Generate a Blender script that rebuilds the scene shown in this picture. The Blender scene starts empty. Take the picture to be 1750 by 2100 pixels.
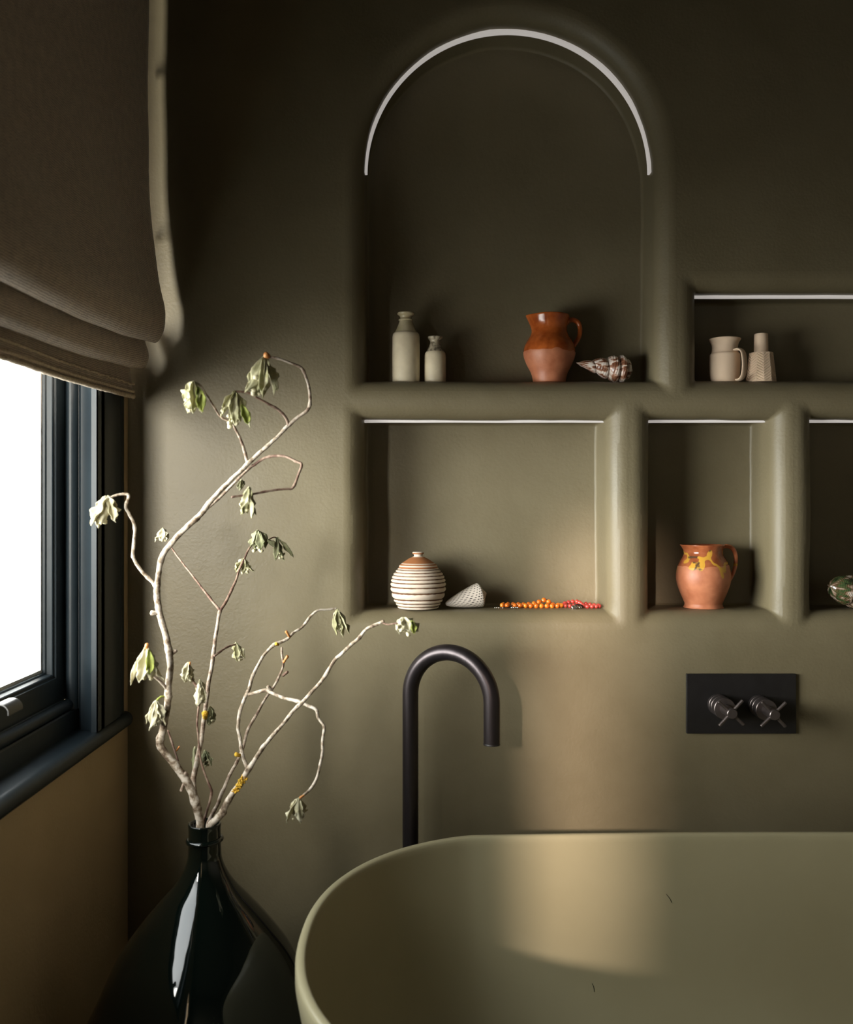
import bpy, bmesh, math, random
from mathutils import Vector, Matrix, noise

# ------------------------------------------------------------------ camera, world, lamps, exposure
SC = bpy.context.scene
COL = SC.collection
PI = math.pi
EYE = 1.20          # camera height
FPX = 1900.0        # focal length in pixels of a 1750 x 2100 picture
WY = 1.90           # distance of the plaster wall from the camera
HX, HY = 875.0, 1040.0   # vanishing point of the lines that run into the wall

def P(px, py, y):   # point at distance y in front of the camera
    return Vector(((px-HX)/FPX*y, y, EYE+(HY-py)/FPX*y))

cam_d = bpy.data.cameras.new('camera')
cam = bpy.data.objects.new('camera', cam_d); COL.objects.link(cam)
cam.location = (0, 0, EYE); cam.rotation_euler = (PI/2, 0, 0)
cam_d.sensor_fit = 'VERTICAL'; cam_d.sensor_height = 36; cam_d.sensor_width = 30
cam_d.lens = 36*FPX/2100
cam_d.shift_x = 0.0
cam_d.shift_y = -(1050-HY)/2100
cam_d.dof.use_dof = True; cam_d.dof.focus_distance = 1.86; cam_d.dof.aperture_fstop = 4.5
cam_d.clip_start = .02
SC.camera = cam

SC.view_settings.view_transform = 'Standard'
SC.view_settings.look = 'None'
SC.view_settings.gamma = 1
SC.view_settings.use_curve_mapping = False
SC.view_settings.exposure = 0.0

SKY = 50.0
w = bpy.data.worlds.new('sky'); SC.world = w; w.use_nodes = True
nt = w.node_tree; nt.nodes.clear()
wo = nt.nodes.new('ShaderNodeOutputWorld'); wb = nt.nodes.new('ShaderNodeBackground')
tc = nt.nodes.new('ShaderNodeTexCoord'); sx = nt.nodes.new('ShaderNodeSeparateXYZ')
rp = nt.nodes.new('ShaderNodeValToRGB'); mr = nt.nodes.new('ShaderNodeMapRange')
mr.inputs[1].default_value = -1; mr.inputs[2].default_value = 1
nt.links.new(tc.outputs['Generated'], sx.inputs[0]); nt.links.new(sx.outputs['Z'], mr.inputs[0])
nt.links.new(mr.outputs[0], rp.inputs[0]); nt.links.new(rp.outputs[0], wb.inputs[0]); nt.links.new(wb.outputs[0], wo.inputs[0])
e = rp.color_ramp.elements
e[0].position = 0.0; e[0].color = (.08, .085, .08, 1)
e[1].position = 1.0; e[1].color = (.12, .13, .14, 1)
for p_, v_ in ((.30, .12), (.42, .42), (.50, .95), (.55, 1.0), (.60, .62), (.68, .25)):
    x = e.new(p_); x.color = (v_, v_*.99, v_*.96, 1)
# sky dimmed by hand towards the rear, to cut fill through the rear window
my = nt.nodes.new('ShaderNodeMapRange'); my.interpolation_type = 'SMOOTHSTEP'
my.inputs[1].default_value = -.86; my.inputs[2].default_value = -.60; my.inputs[3].default_value = SKY*.015; my.inputs[4].default_value = SKY
nt.links.new(sx.outputs['Y'], my.inputs[0]); nt.links.new(my.outputs[0], wb.inputs[1])

def area(name, loc, rot, sx_, sy_, power, color=(1, 1, 1), portal=False, spread=PI):
    d = bpy.data.lights.new(name, 'AREA'); d.shape = 'RECTANGLE'; d.size = sx_; d.size_y = sy_
    d.energy = power; d.color = color; d.spread = spread
    if portal: d.cycles.is_portal = True
    o = bpy.data.objects.new(name, d); COL.objects.link(o); o.location = loc; o.rotation_euler = rot
    return o
# portals guide sky light through the two window openings of the left wall
area('window_portal', (-.73, 1.20, EYE+.37), (0, -PI/2, 0), 1.6, 1.1, 1, portal=True)
# area lamp added outdoors in place of sky glow, reaching in past the blind
glow = area('outdoor_glow', (-1.00, -.12, EYE+.20), (PI/2, 0, 0), .46, .7, 42, (1.0, .94, .86), spread=math.radians(110))
# low hazy sun reaching in through the rear window: a soft vertical band of light
sd = bpy.data.lights.new('low_sun', 'SPOT'); sd.energy = 7000; sd.color = (1.0, .80, .67)
sd.shadow_soft_size = .27; sd.spot_size = math.radians(6.6); sd.spot_blend = .25
so = bpy.data.objects.new('low_sun', sd); COL.objects.link(so)
SDIR = Vector((.40, 1.0, -.27)).normalized()
so.location = Vector((.54, 1.9, EYE-.36)) - SDIR*11.0
so.rotation_euler = SDIR.to_track_quat('-Z', 'Y').to_euler()

# ------------------------------------------------------------------ material helpers
def new_mat(name):
    m = bpy.data.materials.new(name); m.use_nodes = True
    n = m.node_tree.nodes; l = m.node_tree.links
    return m, n, l, n['Principled BSDF']

def mat(name, c1, c2=None, rough=.5, scale=20, bump=0, bscale=200, spec=.5, metal=0, coat=0, detail=4, lo=.35, hi=.65, c3=None, stretch=None, trans=0, bdist=.002):
    m, n, l, b = new_mat(name)
    b.inputs['Roughness'].default_value = rough
    b.inputs['Metallic'].default_value = metal
    b.inputs['Specular IOR Level'].default_value = spec
    b.inputs['Coat Weight'].default_value = coat
    b.inputs['Coat Roughness'].default_value = .08
    t = n.new('ShaderNodeTexCoord'); mp = n.new('ShaderNodeMapping'); l.new(t.outputs['Object'], mp.inputs[0])
    if stretch: mp.inputs['Scale'].default_value = stretch
    if c2 is not None:
        nz = n.new('ShaderNodeTexNoise'); nz.inputs['Scale'].default_value = scale; nz.inputs['Detail'].default_value = detail
        l.new(mp.outputs[0], nz.inputs['Vector'])
        r = n.new('ShaderNodeValToRGB'); l.new(nz.outputs[0], r.inputs[0]); l.new(r.outputs[0], b.inputs['Base Color'])
        r.color_ramp.elements[0].position = lo; r.color_ramp.elements[1].position = hi
        r.color_ramp.elements[0].color = (*c1, 1); r.color_ramp.elements[1].color = (*c2, 1)
        if c3 is not None:
            q = r.color_ramp.elements.new(min(hi+.06, 1)); q.color = (*c3, 1)
    else:
        b.inputs['Base Color'].default_value = (*c1, 1)
    if bump:
        bz = n.new('ShaderNodeTexNoise'); bz.inputs['Scale'].default_value = bscale; bz.inputs['Detail'].default_value = 3
        l.new(mp.outputs[0], bz.inputs['Vector'])
        bp = n.new('ShaderNodeBump'); bp.inputs['Strength'].default_value = bump; bp.inputs['Distance'].default_value = bdist
        l.new(bz.outputs[0], bp.inputs['Height']); l.new(bp.outputs[0], b.inputs['Normal'])
    return m

def plaster_mat(name, c1, c2, rough=.46):
    m, n, l, b = new_mat(name)
    b.inputs['Roughness'].default_value = rough; b.inputs['Specular IOR Level'].default_value = .42
    t = n.new('ShaderNodeTexCoord')
    a = n.new('ShaderNodeTexNoise'); a.inputs['Scale'].default_value = 3.2; a.inputs['Detail'].default_value = 6; a.inputs['Roughness'].default_value = .62
    l.new(t.outputs['Object'], a.inputs['Vector'])
    r = n.new('ShaderNodeValToRGB'); r.color_ramp.elements[0].position = .3; r.color_ramp.elements[1].position = .72
    r.color_ramp.elements[0].color = (*c1, 1); r.color_ramp.elements[1].color = (*c2, 1)
    l.new(a.outputs[0], r.inputs[0]); l.new(r.outputs[0], b.inputs['Base Color'])
    rr = n.new('ShaderNodeMapRange'); rr.inputs[3].default_value = rough-.06; rr.inputs[4].default_value = rough+.10
    l.new(a.outputs[0], rr.inputs[0]); l.new(rr.outputs[0], b.inputs['Roughness'])
    f = n.new('ShaderNodeTexNoise'); f.inputs['Scale'].default_value = 170; f.inputs['Detail'].default_value = 3; l.new(t.outputs['Object'], f.inputs['Vector'])
    g = n.new('ShaderNodeTexNoise'); g.inputs['Scale'].default_value = 14; g.inputs['Detail'].default_value = 4; l.new(t.outputs['Object'], g.inputs['Vector'])
    b1 = n.new('ShaderNodeBump'); b1.inputs['Strength'].default_value = .45; b1.inputs['Distance'].default_value = .0012
    b2 = n.new('ShaderNodeBump'); b2.inputs['Strength'].default_value = .28; b2.inputs['Distance'].default_value = .006
    l.new(g.outputs[0], b2.inputs['Height']); l.new(f.outputs[0], b1.inputs['Height'])
    l.new(b2.outputs[0], b1.inputs['Normal']); l.new(b1.outputs[0], b.inputs['Normal'])
    return m

M = {}
M['plaster'] = plaster_mat('olive_plaster', (.146, .120, .068), (.192, .160, .096))
M['wall_paint'] = plaster_mat('tan_wall_paint', (.50, .36, .20), (.57, .42, .245), .6)
M['dark_wall'] = mat('dark_olive_paint', (.055, .046, .030), (.065, .055, .036), rough=.7, scale=3)
M['ceiling'] = mat('ceiling_paint', (.055, .048, .035), (.065, .056, .04), rough=.8, scale=4)
M['floor'] = mat('dark_floor', (.035, .03, .024), (.05, .043, .032), rough=.5, scale=5)
M['frame'] = mat('blue_black_gloss_paint', (.010, .016, .021), (.014, .022, .028), rough=.42, scale=8, bump=.10, bscale=60, spec=.32)
M['bath'] = mat('stone_bath', (.345, .305, .185), (.37, .33, .205), rough=.38, scale=5, spec=.5, bump=.03, bscale=240)
M['gunmetal'] = mat('brushed_gunmetal', (.050, .042, .044), (.062, .052, .054), rough=.36, scale=80, metal=.85, stretch=(1, 1, .1), bump=.04, bscale=500)
M['tap_metal'] = mat('brushed_dark_steel', (.15, .125, .12), (.19, .16, .155), rough=.40, scale=80, metal=.9, stretch=(1, 1, .1))
M['dark_plate'] = mat('satin_black_plate', (.016, .014, .014), (.020, .018, .018), rough=.42, scale=60, metal=.3, bump=.03, bscale=500)
M['black'] = mat('black_rubber', (.01, .01, .01), rough=.6)
M['led'] = mat('white_diffuser', (.42, .40, .385), rough=.5)
_b = M['led'].node_tree.nodes['Principled BSDF']; _b.inputs['Emission Color'].default_value = (1, .93, .87, 1); _b.inputs['Emission Strength'].default_value = .36
M['steel'] = mat('brushed_steel', (.11, .11, .11), rough=.42, metal=1)
M['silver'] = mat('silver', (.8, .77, .74), rough=.2, metal=1)
M['spacer'] = mat('silver_spacer', (.62, .60, .58), rough=.4, metal=.3)

# ------------------------------------------------------------------ geometry helpers
def mesh_obj(name, verts, faces, m, parent=None, smooth=True, uvs=None):
    me = bpy.data.meshes.new(name); me.from_pydata([tuple(v) for v in verts], [], faces); me.update()
    if uvs is not None:
        ul = me.uv_layers.new(name='uv')
        for lp in me.loops: ul.data[lp.index].uv = uvs[lp.vertex_index]
    if smooth: me.polygons.foreach_set('use_smooth', [True]*len(me.polygons))
    o = bpy.data.objects.new(name, me); COL.objects.link(o)
    if m is not None: me.materials.append(m)
    if parent is not None:
        o.parent = parent; o.matrix_parent_inverse = Matrix.Translation(-parent.location)
    return o

def thing(name, label, cat, loc=(0, 0, 0), group=None):
    o = bpy.data.objects.new(name, None); COL.objects.link(o); o.location = loc; o.empty_display_size = .03
    o['label'] = label; o['category'] = cat
    if group: o['group'] = group
    return o

def tag(o, label, cat, group=None):
    o['label'] = label; o['category'] = cat
    if group: o['group'] = group
    return o

def struct(o):
    o['kind'] = 'structure'; return o

class MB:
    def __init__(s): s.v = []; s.f = []; s.uv = []
    def add(s, vs, fs, uv=None):
        k = len(s.v); s.v += [Vector(q) for q in vs]; s.f += [tuple(i+k for i in f) for f in fs]
        s.uv += (uv if uv else [(0, 0)]*len(vs))
    def box(s, a, b):
        x0, y0, z0 = a; x1, y1, z1 = b
        s.add([(x0,y0,z0),(x1,y0,z0),(x1,y1,z0),(x0,y1,z0),(x0,y0,z1),(x1,y0,z1),(x1,y1,z1),(x0,y1,z1)],
              [(0,3,2,1),(4,5,6,7),(0,1,5,4),(1,2,6,5),(2,3,7,6),(3,0,4,7)])
    def build(s, name, m, parent=None, smooth=False, bevel=0, sharp=None):
        o = mesh_obj(name, s.v, s.f, m, parent, smooth, s.uv)
        if bevel:
            q = o.modifiers.new('bevel', 'BEVEL'); q.width = bevel; q.segments = 3; q.limit_method = 'ANGLE'; q.angle_limit = .6
            o.data.polygons.foreach_set('use_smooth', [True]*len(o.data.polygons))
            wn = o.modifiers.new('wn', 'WEIGHTED_NORMAL')
        if sharp is not None:
            bm = bmesh.new(); bm.from_mesh(o.data)
            for ed in bm.edges:
                if len(ed.link_faces) == 2 and ed.calc_face_angle(0) > sharp: ed.smooth = False
            bm.to_mesh(o.data); bm.free()
        return o

def sharpen(o, ang=.6):
    bm = bmesh.new(); bm.from_mesh(o.data)
    bmesh.ops.recalc_face_normals(bm, faces=bm.faces)
    for ed in bm.edges:
        if len(ed.link_faces) == 2 and ed.calc_face_angle(0) > ang: ed.smooth = False
    bm.to_mesh(o.data); bm.free(); return o

def catmull(pts, n):
    out = []; L = len(pts)
    for i in range(L-1):
        p0 = pts[max(i-1, 0)]; p1 = pts[i]; p2 = pts[i+1]; p3 = pts[min(i+2, L-1)]
        for k in range(n):
            t = k/n
            out.append([.5*((2*b)+(-a+c)*t+(2*a-5*b+4*c-d)*t*t+(-a+3*b-3*c+d)*t**3) for a, b, c, d in zip(p0, p1, p2, p3)])
    out.append(list(pts[-1])); return out

def sweep(mb, pts, radii, seg=10, bump=0, seed=0, round_ends=True):
    """tube along pts (Vectors) with radii"""
    n = len(pts); up = None; rings = []
    rnd = random.Random(seed)
    if round_ends:
        d0 = (pts[0]-pts[1]).normalized(); d1 = (pts[-1]-pts[-2]).normalized()
        r0, r1 = radii[0], radii[-1]
        pts = [pts[0]+d0*r0*.55, pts[0]+d0*r0*.35] + list(pts) + [pts[-1]+d1*r1*.35, pts[-1]+d1*r1*.55]
        radii = [r0*.3, r0*.75] + list(radii) + [r1*.75, r1*.3]; n += 4
    vs = []; uv = []; dist = 0
    for i in range(n):
        a = pts[max(i-1, 0)]; b = pts[min(i+1, n-1)]; t = (b-a)
        t = t.normalized() if t.length > 1e-9 else Vector((0, 0, 1))
        if up is None:
            up = t.orthogonal().normalized()
        up = (up - t*up.dot(t)); up = up.normalized() if up.length > 1e-6 else t.orthogonal().normalized()
        sd_ = t.cross(up)
        if i: dist += (pts[i]-pts[i-1]).length
        for k in range(seg):
            an = 2*PI*k/seg
            d = up*math.cos(an)+sd_*math.sin(an)
            r = radii[i]
            if bump:
                q = pts[i]+d*r
                r *= 1+bump*noise.noise(q*260+Vector((seed, 0, 0)))+bump*.8*noise.noise(q*90+Vector((seed, 5, 0)))
            vs.append(pts[i]+d*r); uv.append((k/seg, dist))
    fs = []
    for i in range(n-1):
        for k in range(seg):
            fs.append((i*seg+k, i*seg+(k+1) % seg, (i+1)*seg+(k+1) % seg, (i+1)*seg+k))
    fs.append(tuple(range(seg-1, -1, -1))); fs.append(tuple((n-1)*seg+k for k in range(seg)))
    mb.add(vs, fs, uv)

def lathe(mb, prof, c, seg=64, deform=None):
    """prof: list of (r, z) metres; c: centre x, y"""
    vs = []; uv = []; n = len(prof)
    for i, (r, z) in enumerate(prof):
        for k in range(seg):
            a = 2*PI*k/seg
            rr, zz = r, z
            v = Vector((math.cos(a)*rr, math.sin(a)*rr, zz))
            if deform: v = deform(v, a, i)
            vs.append(Vector((c[0]+v.x, c[1]+v.y, v.z))); uv.append((k/seg, i/(n-1)))
    fs = []
    for i in range(n-1):
        for k in range(seg):
            fs.append((i*seg+k, i*seg+(k+1) % seg, (i+1)*seg+(k+1) % seg, (i+1)*seg+k))
    if prof[0][0] > 1e-6: fs.append(tuple(range(seg-1, -1, -1)))
    if prof[-1][0] > 1e-6: fs.append(tuple((n-1)*seg+k for k in range(seg)))
    mb.add(vs, fs, uv)

def smooth_prof(pr, n=5):
    return [(max(a, 0), b) for a, b in catmull(pr, n)]

def loft(mb, loops, closed=True, cap0=False, cap1=False):
    n = len(loops[0]); vs = [p for L in loops for p in L]; fs = []
    for i in range(len(loops)-1):
        for k in range(n if closed else n-1):
            fs.append((i*n+k, i*n+(k+1) % n, (i+1)*n+(k+1) % n, (i+1)*n+k))
    if cap0: fs.append(tuple(range(n-1, -1, -1)))
    if cap1: fs.append(tuple((len(loops)-1)*n+k for k in range(n)))
    mb.add(vs, fs)

# ------------------------------------------------------------------ the plaster wall and its niches
R = .038; DEP = .132; R2 = .008
def Zh(h): return EYE+h
def rect_loop(x0, x1, h0, h1, ex, cr, cs=6):
    x0 -= ex; x1 += ex; h0 -= ex; h1 += ex
    pts = []
    for (cx, ch, a0) in ((x1-cr, h0+cr, -PI/2), (x1-cr, h1-cr, 0), (x0+cr, h1-cr, PI/2), (x0+cr, h0+cr, PI)):
        for k in range(cs+1):
            a = a0+PI/2*k/cs; pts.append((cx+cr*math.cos(a), ch+cr*math.sin(a)))
    # subdivide straight runs so that edges can be a little hand-made
    out = []
    for i, p in enumerate(pts):
        q = pts[(i+1) % len(pts)]; out.append(p)
        if i % (cs+1) == cs:
            for s in range(1, 14): out.append((p[0]+(q[0]-p[0])*s/14, p[1]+(q[1]-p[1])*s/14))
    return out
def arch_loop(cx, rad, h0, hc, ex, cr, cs=6):
    x0 = cx-rad-ex; x1 = cx+rad+ex; h0 -= ex; pts = []
    for k in range(cs+1):
        a = -PI/2+PI/2*k/cs; pts.append((x1-cr+cr*math.cos(a), h0+cr+cr*math.sin(a)))
    for s in range(1, 10): pts.append((x1, h0+cr+(hc-h0-cr)*s/10))
    for k in range(49):
        a = PI*k/48; pts.append((cx+(rad+ex)*math.cos(a), hc+(rad+ex)*math.sin(a)))
    for s in range(1, 10): pts.append((x0, hc+(h0+cr-hc)*s/10))
    for k in range(cs+1):
        a = PI+PI/2*k/cs; pts.append((x0+cr+cr*math.cos(a), h0+cr+cr*math.sin(a)))
    for s in range(1, 14): pts.append((x0+cr+(x1-x0-2*cr)*s/14, h0))
    return pts
NICHES = [
    lambda ex, cr: arch_loop(.172, .302, .262, .706, ex, cr),
    lambda ex, cr: rect_loop(-.133, .374, -.214, .183, ex, cr),
    lambda ex, cr: rect_loop(.462, .714, -.214, .183, ex, cr),
    lambda ex, cr: rect_loop(.799, 1.22, -.214, .183, ex, cr),
    lambda ex, cr: rect_loop(.559, 1.22, .262, .446, ex, cr),
]
def wob(x, h, s): return .0022*noise.noise(Vector((x*7, h*7, s)))+.0012*noise.noise(Vector((x*19, h*19, s+3)))
def build_back_wall():
    mb = MB(); outer = []
    for fn in NICHES:
        rings = []
        for k in range(13):                       # bullnose
            t = PI/2*k/12; ex = R*(1-math.sin(t)); dep = R*(1-math.cos(t))
            rings.append((ex, dep, .005+ex*.35))
        for dep in (.055, .075, .095, DEP-R2): rings.append((0, dep, .005))
        for k in range(1, 5):
            t = PI/2*k/4; rings.append((-R2*(1-math.cos(t)), DEP-R2+R2*math.sin(t), .005))
        loops = []
        for i, (ex, dep, cr) in enumerate(rings):
            L = []
            for (x, h) in fn(ex, cr):
                amp = 0 if i == 0 else min(1, i/6)
                L.append(Vector((x+amp*wob(x, h, 1), WY+dep, Zh(h)+amp*wob(x, h, 9))))
            loops.append(L)
        outer.append(loops[0])
        k0 = len(mb.v); loft(mb, loops)
        last = loops[-1]; n = len(last)
        mb.f.append(tuple(k0+(len(loops)-1)*n+i for i in range(n)))
    o = mb.build('wall_back', M['plaster'], smooth=True)
    bm = bmesh.new(); bm.from_mesh(o.data)
    # flat face with holes
    es = []
    def loop_edges(pts):
        vs = [bm.verts.new(p) for p in pts]
        return [bm.edges.new((vs[i], vs[(i+1) % len(vs)])) for i in range(len(vs))]
    X0, X1, Z0, Z1 = -.613, 1.8, 0, 2.6
    es += loop_edges([Vector((X0, WY, Z0)), Vector((X1, WY, Z0)), Vector((X1, WY, Z1)), Vector((X0, WY, Z1))])
    for L in outer: es += loop_edges(L)
    bmesh.ops.triangle_fill(bm, edges=es, use_beauty=True, use_dissolve=False)
    bmesh.ops.recalc_face_normals(bm, faces=bm.faces)
    for f in bm.faces:
        c = f.calc_center_median()
        flip = (abs(f.normal.y) > .9 and f.normal.y > 0)
        if flip: f.normal_flip()
        f.smooth = True
    for ed in bm.edges:
        if len(ed.link_faces) == 2 and ed.calc_face_angle(0) > .7: ed.smooth = False
    bm.to_mesh(o.data); bm.free()
    return struct(o)
build_back_wall()

def slab(name, a, b, m):
    mb = MB(); mb.box(a, b); return struct(mb.build(name, m))
XL = -.613
slab('floor', (-.9, -2.0, -.1), (1.9, 2.15, 0), M['floor'])
slab('ceiling', (-.9, -2.0, 2.6), (1.9, 2.15, 2.7), M['ceiling'])
slab('wall_right', (1.8, -2.0, 0), (1.9, 2.15, 2.6), M['dark_wall'])
slab('wall_front', (-.8, -2.1, 0), (1.8, -1.95, 2.6), M['dark_wall'])

# left wall with two window openings
W1 = (.60, 1.735, -.430, 1.22)      # y0, y1, h0, h1
W2 = (-1.03, -.350, -.62, .62)
def left_wall():
    mb = MB(); t = -.712
    def bx(y0, y1, z0, z1): mb.box((t, y0, z0), (XL, y1, z1))
    bx(-2.0, W2[0], 0, 2.6); bx(W2[1], W1[0], 0, 2.6); bx(W1[1], 2.05, 0, 2.6)
    bx(W2[0], W2[1], 0, Zh(W2[2])); bx(W2[0], W2[1], Zh(W2[3]), 2.6)
    bx(W1[0], W1[1], 0, Zh(W1[2])); bx(W1[0], W1[1], Zh(W1[3]), 2.6)
    return struct(mb.build('wall_left', M['wall_paint']))
left_wall()

# ------------------------------------------------------------------ window 1 (left wall, beside the bath)
win = bpy.data.objects.new('window_1', None); COL.objects.link(win); win.location = (XL, 1.2, Zh(-.41)); struct(win)
def jamb_profile():
    p = [(-.613, 1.858), (-.607, 1.858), (-.606, 1.856), (-.606, 1.838), (-.609, 1.836), (-.609, 1.829), (-.604, 1.827),
         (-.603, 1.825), (-.603, 1.718), (-.604, 1.716), (-.608, 1.714), (-.608, 1.708), (-.604, 1.706), (-.603, 1.700), (-.603, 1.692)]
    return p
GY1, GY0 = 1.660, .690      # glass edge far / near
GH0, GH1 = -.297, 1.10
def mirror_y(y): return (GY1+GY0)-y
def vertical_extrude(name, prof, z0, z1, m, parent, near=False, close_back=None):
    mb = MB()
    pr = [(x, mirror_y(y) if near else y) for x, y in prof]
    if close_back is not None: pr = pr + [(close_back, pr[-1][1]), (close_back, pr[0][1])]
    a = [Vector((x, y, z0)) for x, y in pr]; b = [Vector((x, y, z1)) for x, y in pr]
    loft(mb, [a, b], True, True, True)
    o = mb.build(name, m, parent, True); return sharpen(o, .5)
def horizontal_extrude(name, prof, y0, y1, m, parent):
    mb = MB()
    a = [Vector((x, y0, Zh(h))) for x, h in prof]; b = [Vector((x, y1, Zh(h))) for x, h in prof]
    loft(mb, [a, b], True, True, True)
    o = mb.build(name, m, parent, True); return sharpen(o, .5)
def arc(cx, cy, r, a0, a1, n=8, ry=None):
    ry = ry or r
    return [(cx+r*math.cos(a0+(a1-a0)*k/n), cy+ry*math.sin(a0+(a1-a0)*k/n)) for k in range(n+1)]
for near in (False, True):
    # architrave face board
    vertical_extrude('architrave', jamb_profile(), Zh(-.412), Zh(1.30), M['frame'], win, near, close_back=-.6125)
    # cove of the jamb
    cove = [(-.603, 1.692)] + [(-.603-.036*t, 1.692+.020*math.sin(t*PI*.5)) for t in [k/10 for k in range(1, 11)]]
    cove += [(-.643, 1.716), (-.643, 1.735), (-.603, 1.735)]
    vertical_extrude('jamb', cove, Zh(-.412), Zh(1.22), M['frame'], win, near)
    # staff bead, convex
    bead = [(-.643, 1.735), (-.643, 1.714)] + arc(-.6555, 1.714, .0115, 0, -PI, 12, .013) + [(-.669, 1.716), (-.669, 1.735)]
    vertical_extrude('staff_bead', bead, Zh(-.372), Zh(1.20), M['frame'], win, near)
# rails across top
horizontal_extrude('head_casing', [(-.6125, 1.19), (-.603, 1.19), (-.603, 1.30), (-.6125, 1.30)], .50, 1.85, M['frame'], win)
horizontal_extrude('head_jamb', [(-.69, 1.17), (-.613, 1.17), (-.613, 1.22), (-.69, 1.22)], .60, 1.735, M['frame'], win)
# sash: stiles and rails with a stepped moulding down to the glass
sm_ = MB()
def ring(x, off):   # rectangle ring offset outwards from the glass edge
    return [Vector((x, GY0-off, Zh(GH0-off))), Vector((x, GY1+off, Zh(GH0-off))), Vector((x, GY1+off, Zh(GH1+off))), Vector((x, GY0-off, Zh(GH1+off)))]
loft(sm_, [ring(-.700, .0), ring(-.684, .0), ring(-.682, .003), ring(-.6735, .0045), ring(-.672, .006), ring(-.672, .0105), ring(-.6685, .012), ring(-.6685, .058), ring(-.70, .058), ring(-.700, 0)])
sash = sharpen(sm_.build('sash', M['frame'], win, True), .35)
# glass spacer bar between two thin panes
sp = MB(); loft(sp, [ring(-.699, .004), ring(-.699, -.006), ring(-.689, -.006), ring(-.689, .004), ring(-.699, .004)])
sp.build('spacer', M['spacer'], win)
gm, n_, l_, b_ = new_mat('clear_glass')
n_.remove(b_); g1 = n_.new('ShaderNodeBsdfTransparent'); g2 = n_.new('ShaderNodeBsdfGlossy'); g2.inputs['Roughness'].default_value = .02
mx = n_.new('ShaderNodeMixShader'); fr = n_.new('ShaderNodeFresnel'); fr.inputs[0].default_value = 1.35
g1.inputs[0].default_value = (.97, .985, .975, 1)
bf = n_.new('ShaderNodeNewGeometry'); iv = n_.new('ShaderNodeMath'); iv.operation = 'SUBTRACT'; iv.inputs[0].default_value = 1; l_.new(bf.outputs['Backfacing'], iv.inputs[1])
ml = n_.new('ShaderNodeMath'); ml.operation = 'MULTIPLY'; l_.new(iv.outputs[0], ml.inputs[0]); l_.new(fr.outputs[0], ml.inputs[1])
l_.new(ml.outputs[0], mx.inputs[0]); l_.new(g1.outputs[0], mx.inputs[1]); l_.new(g2.outputs[0], mx.inputs[2]); l_.new(mx.outputs[0], n_['Material Output'].inputs[0])
pn = MB(); pn.box((-.6905, GY0-.003, Zh(GH0)-.003), (-.6865, GY1+.003, Zh(GH1)+.003)); pn.build('pane', gm, win)
# bead and cill under the sash, then the sill board with its round nose
horizontal_extrude('sill_bead', [(-.70, -.353), (-.668, -.353)] + arc(-.660, -.3625, .0105, PI*.72, -PI/2, 12, .0105) + [(-.70, -.373)], .62, 1.705, M['frame'], win)
horizontal_extrude('cill', [(-.70, -.3725), (-.652, -.3725), (-.650, -.375), (-.650, -.413), (-.70, -.413)], .62, 1.748, M['frame'], win)
horizontal_extrude('sill', [(-.70, -.412), (-.622, -.4125)] + arc(-.609, -.4275, .0155, PI*.55, -PI*.5, 14, .0155) + [(-.70, -.443)], .50, 1.872, M['frame'], win)
# curled sash lift, brushed metal, standing on the bottom rail
def sash_lift(yc):
    mb = MB(); prof = []
    path = [(-.668, -.350), (-.664, -.341), (-.656, -.328), (-.645, -.319), (-.632, -.318), (-.624, -.325), (-.623, -.334)]
    path = [(x-.001, h+.022) for x, h in path]; path = catmull([list(q) for q in path], 5)
    th = .0016; up = []; dn = []
    for i, (x, h) in enumerate(path):
        a = path[max(i-1, 0)]; b = path[min(i+1, len(path)-1)]; t = Vector((b[0]-a[0], b[1]-a[1])).normalized(); nrm = Vector((-t.y, t.x))
        up.append((x+nrm.x*th, h+nrm.y*th)); dn.append((x-nrm.x*th, h-nrm.y*th))
    pr = up+dn[::-1]
    loops = [[Vector((x, y, Zh(h))) for x, h in pr] for y in (yc-.024, yc+.024)]
    loft(mb, loops, True, True, True)
    o = mb.build('sash_lift', M['steel'], win, False, bevel=.0012)
sash_lift(1.405); sash_lift(.93)

# rear window of the left wall: plain frame and pane
win2 = bpy.data.objects.new('window_2', None); COL.objects.link(win2); win2.location = (XL, -.7, Zh(-.7)); struct(win2)
fm = MB()
fm.box((-.712, W2[0], Zh(W2[2])), (-.69, W2[0]+.02, Zh(W2[3]))); fm.box((-.66, W2[1]-.02, Zh(W2[2])), (-.613, W2[1], Zh(W2[3])))
fm.build('frame', M['frame'], win2)

# ------------------------------------------------------------------ LED strips
def strip_rect(x0, x1, hc, label):
    mb = MB(); y = WY+.052
    n = 24
    loops = []
    for i in range(n+1):
        x = x0+(x1-x0)*i/n; dz = .0006*noise.noise(Vector((x*9, hc*5, 0)))
        z = Zh(hc)+dz
        loops.append([Vector((x, y, z-.0045)), Vector((x, y+.013, z-.0045)), Vector((x, y+.013, z+.003)), Vector((x, y, z+.003))])
    loft(mb, loops, True, True, True)
    return tag(mb.build('led_strip', M['led']), label, 'light strip', 'light strips in the niches')
strip_rect(-.131, .376, .183, 'straight white light strip above the ribbed jar and beads')
strip_rect(.463, .716, .183, 'short white light strip above the yellow-splashed clay jug')
strip_rect(.800, 1.21, .183, 'white light strip above the dark turban shell at right edge')
strip_rect(.560, 1.21, .446, 'white light strip above the two unglazed beige pots')
mb = MB(); loops = []
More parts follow.
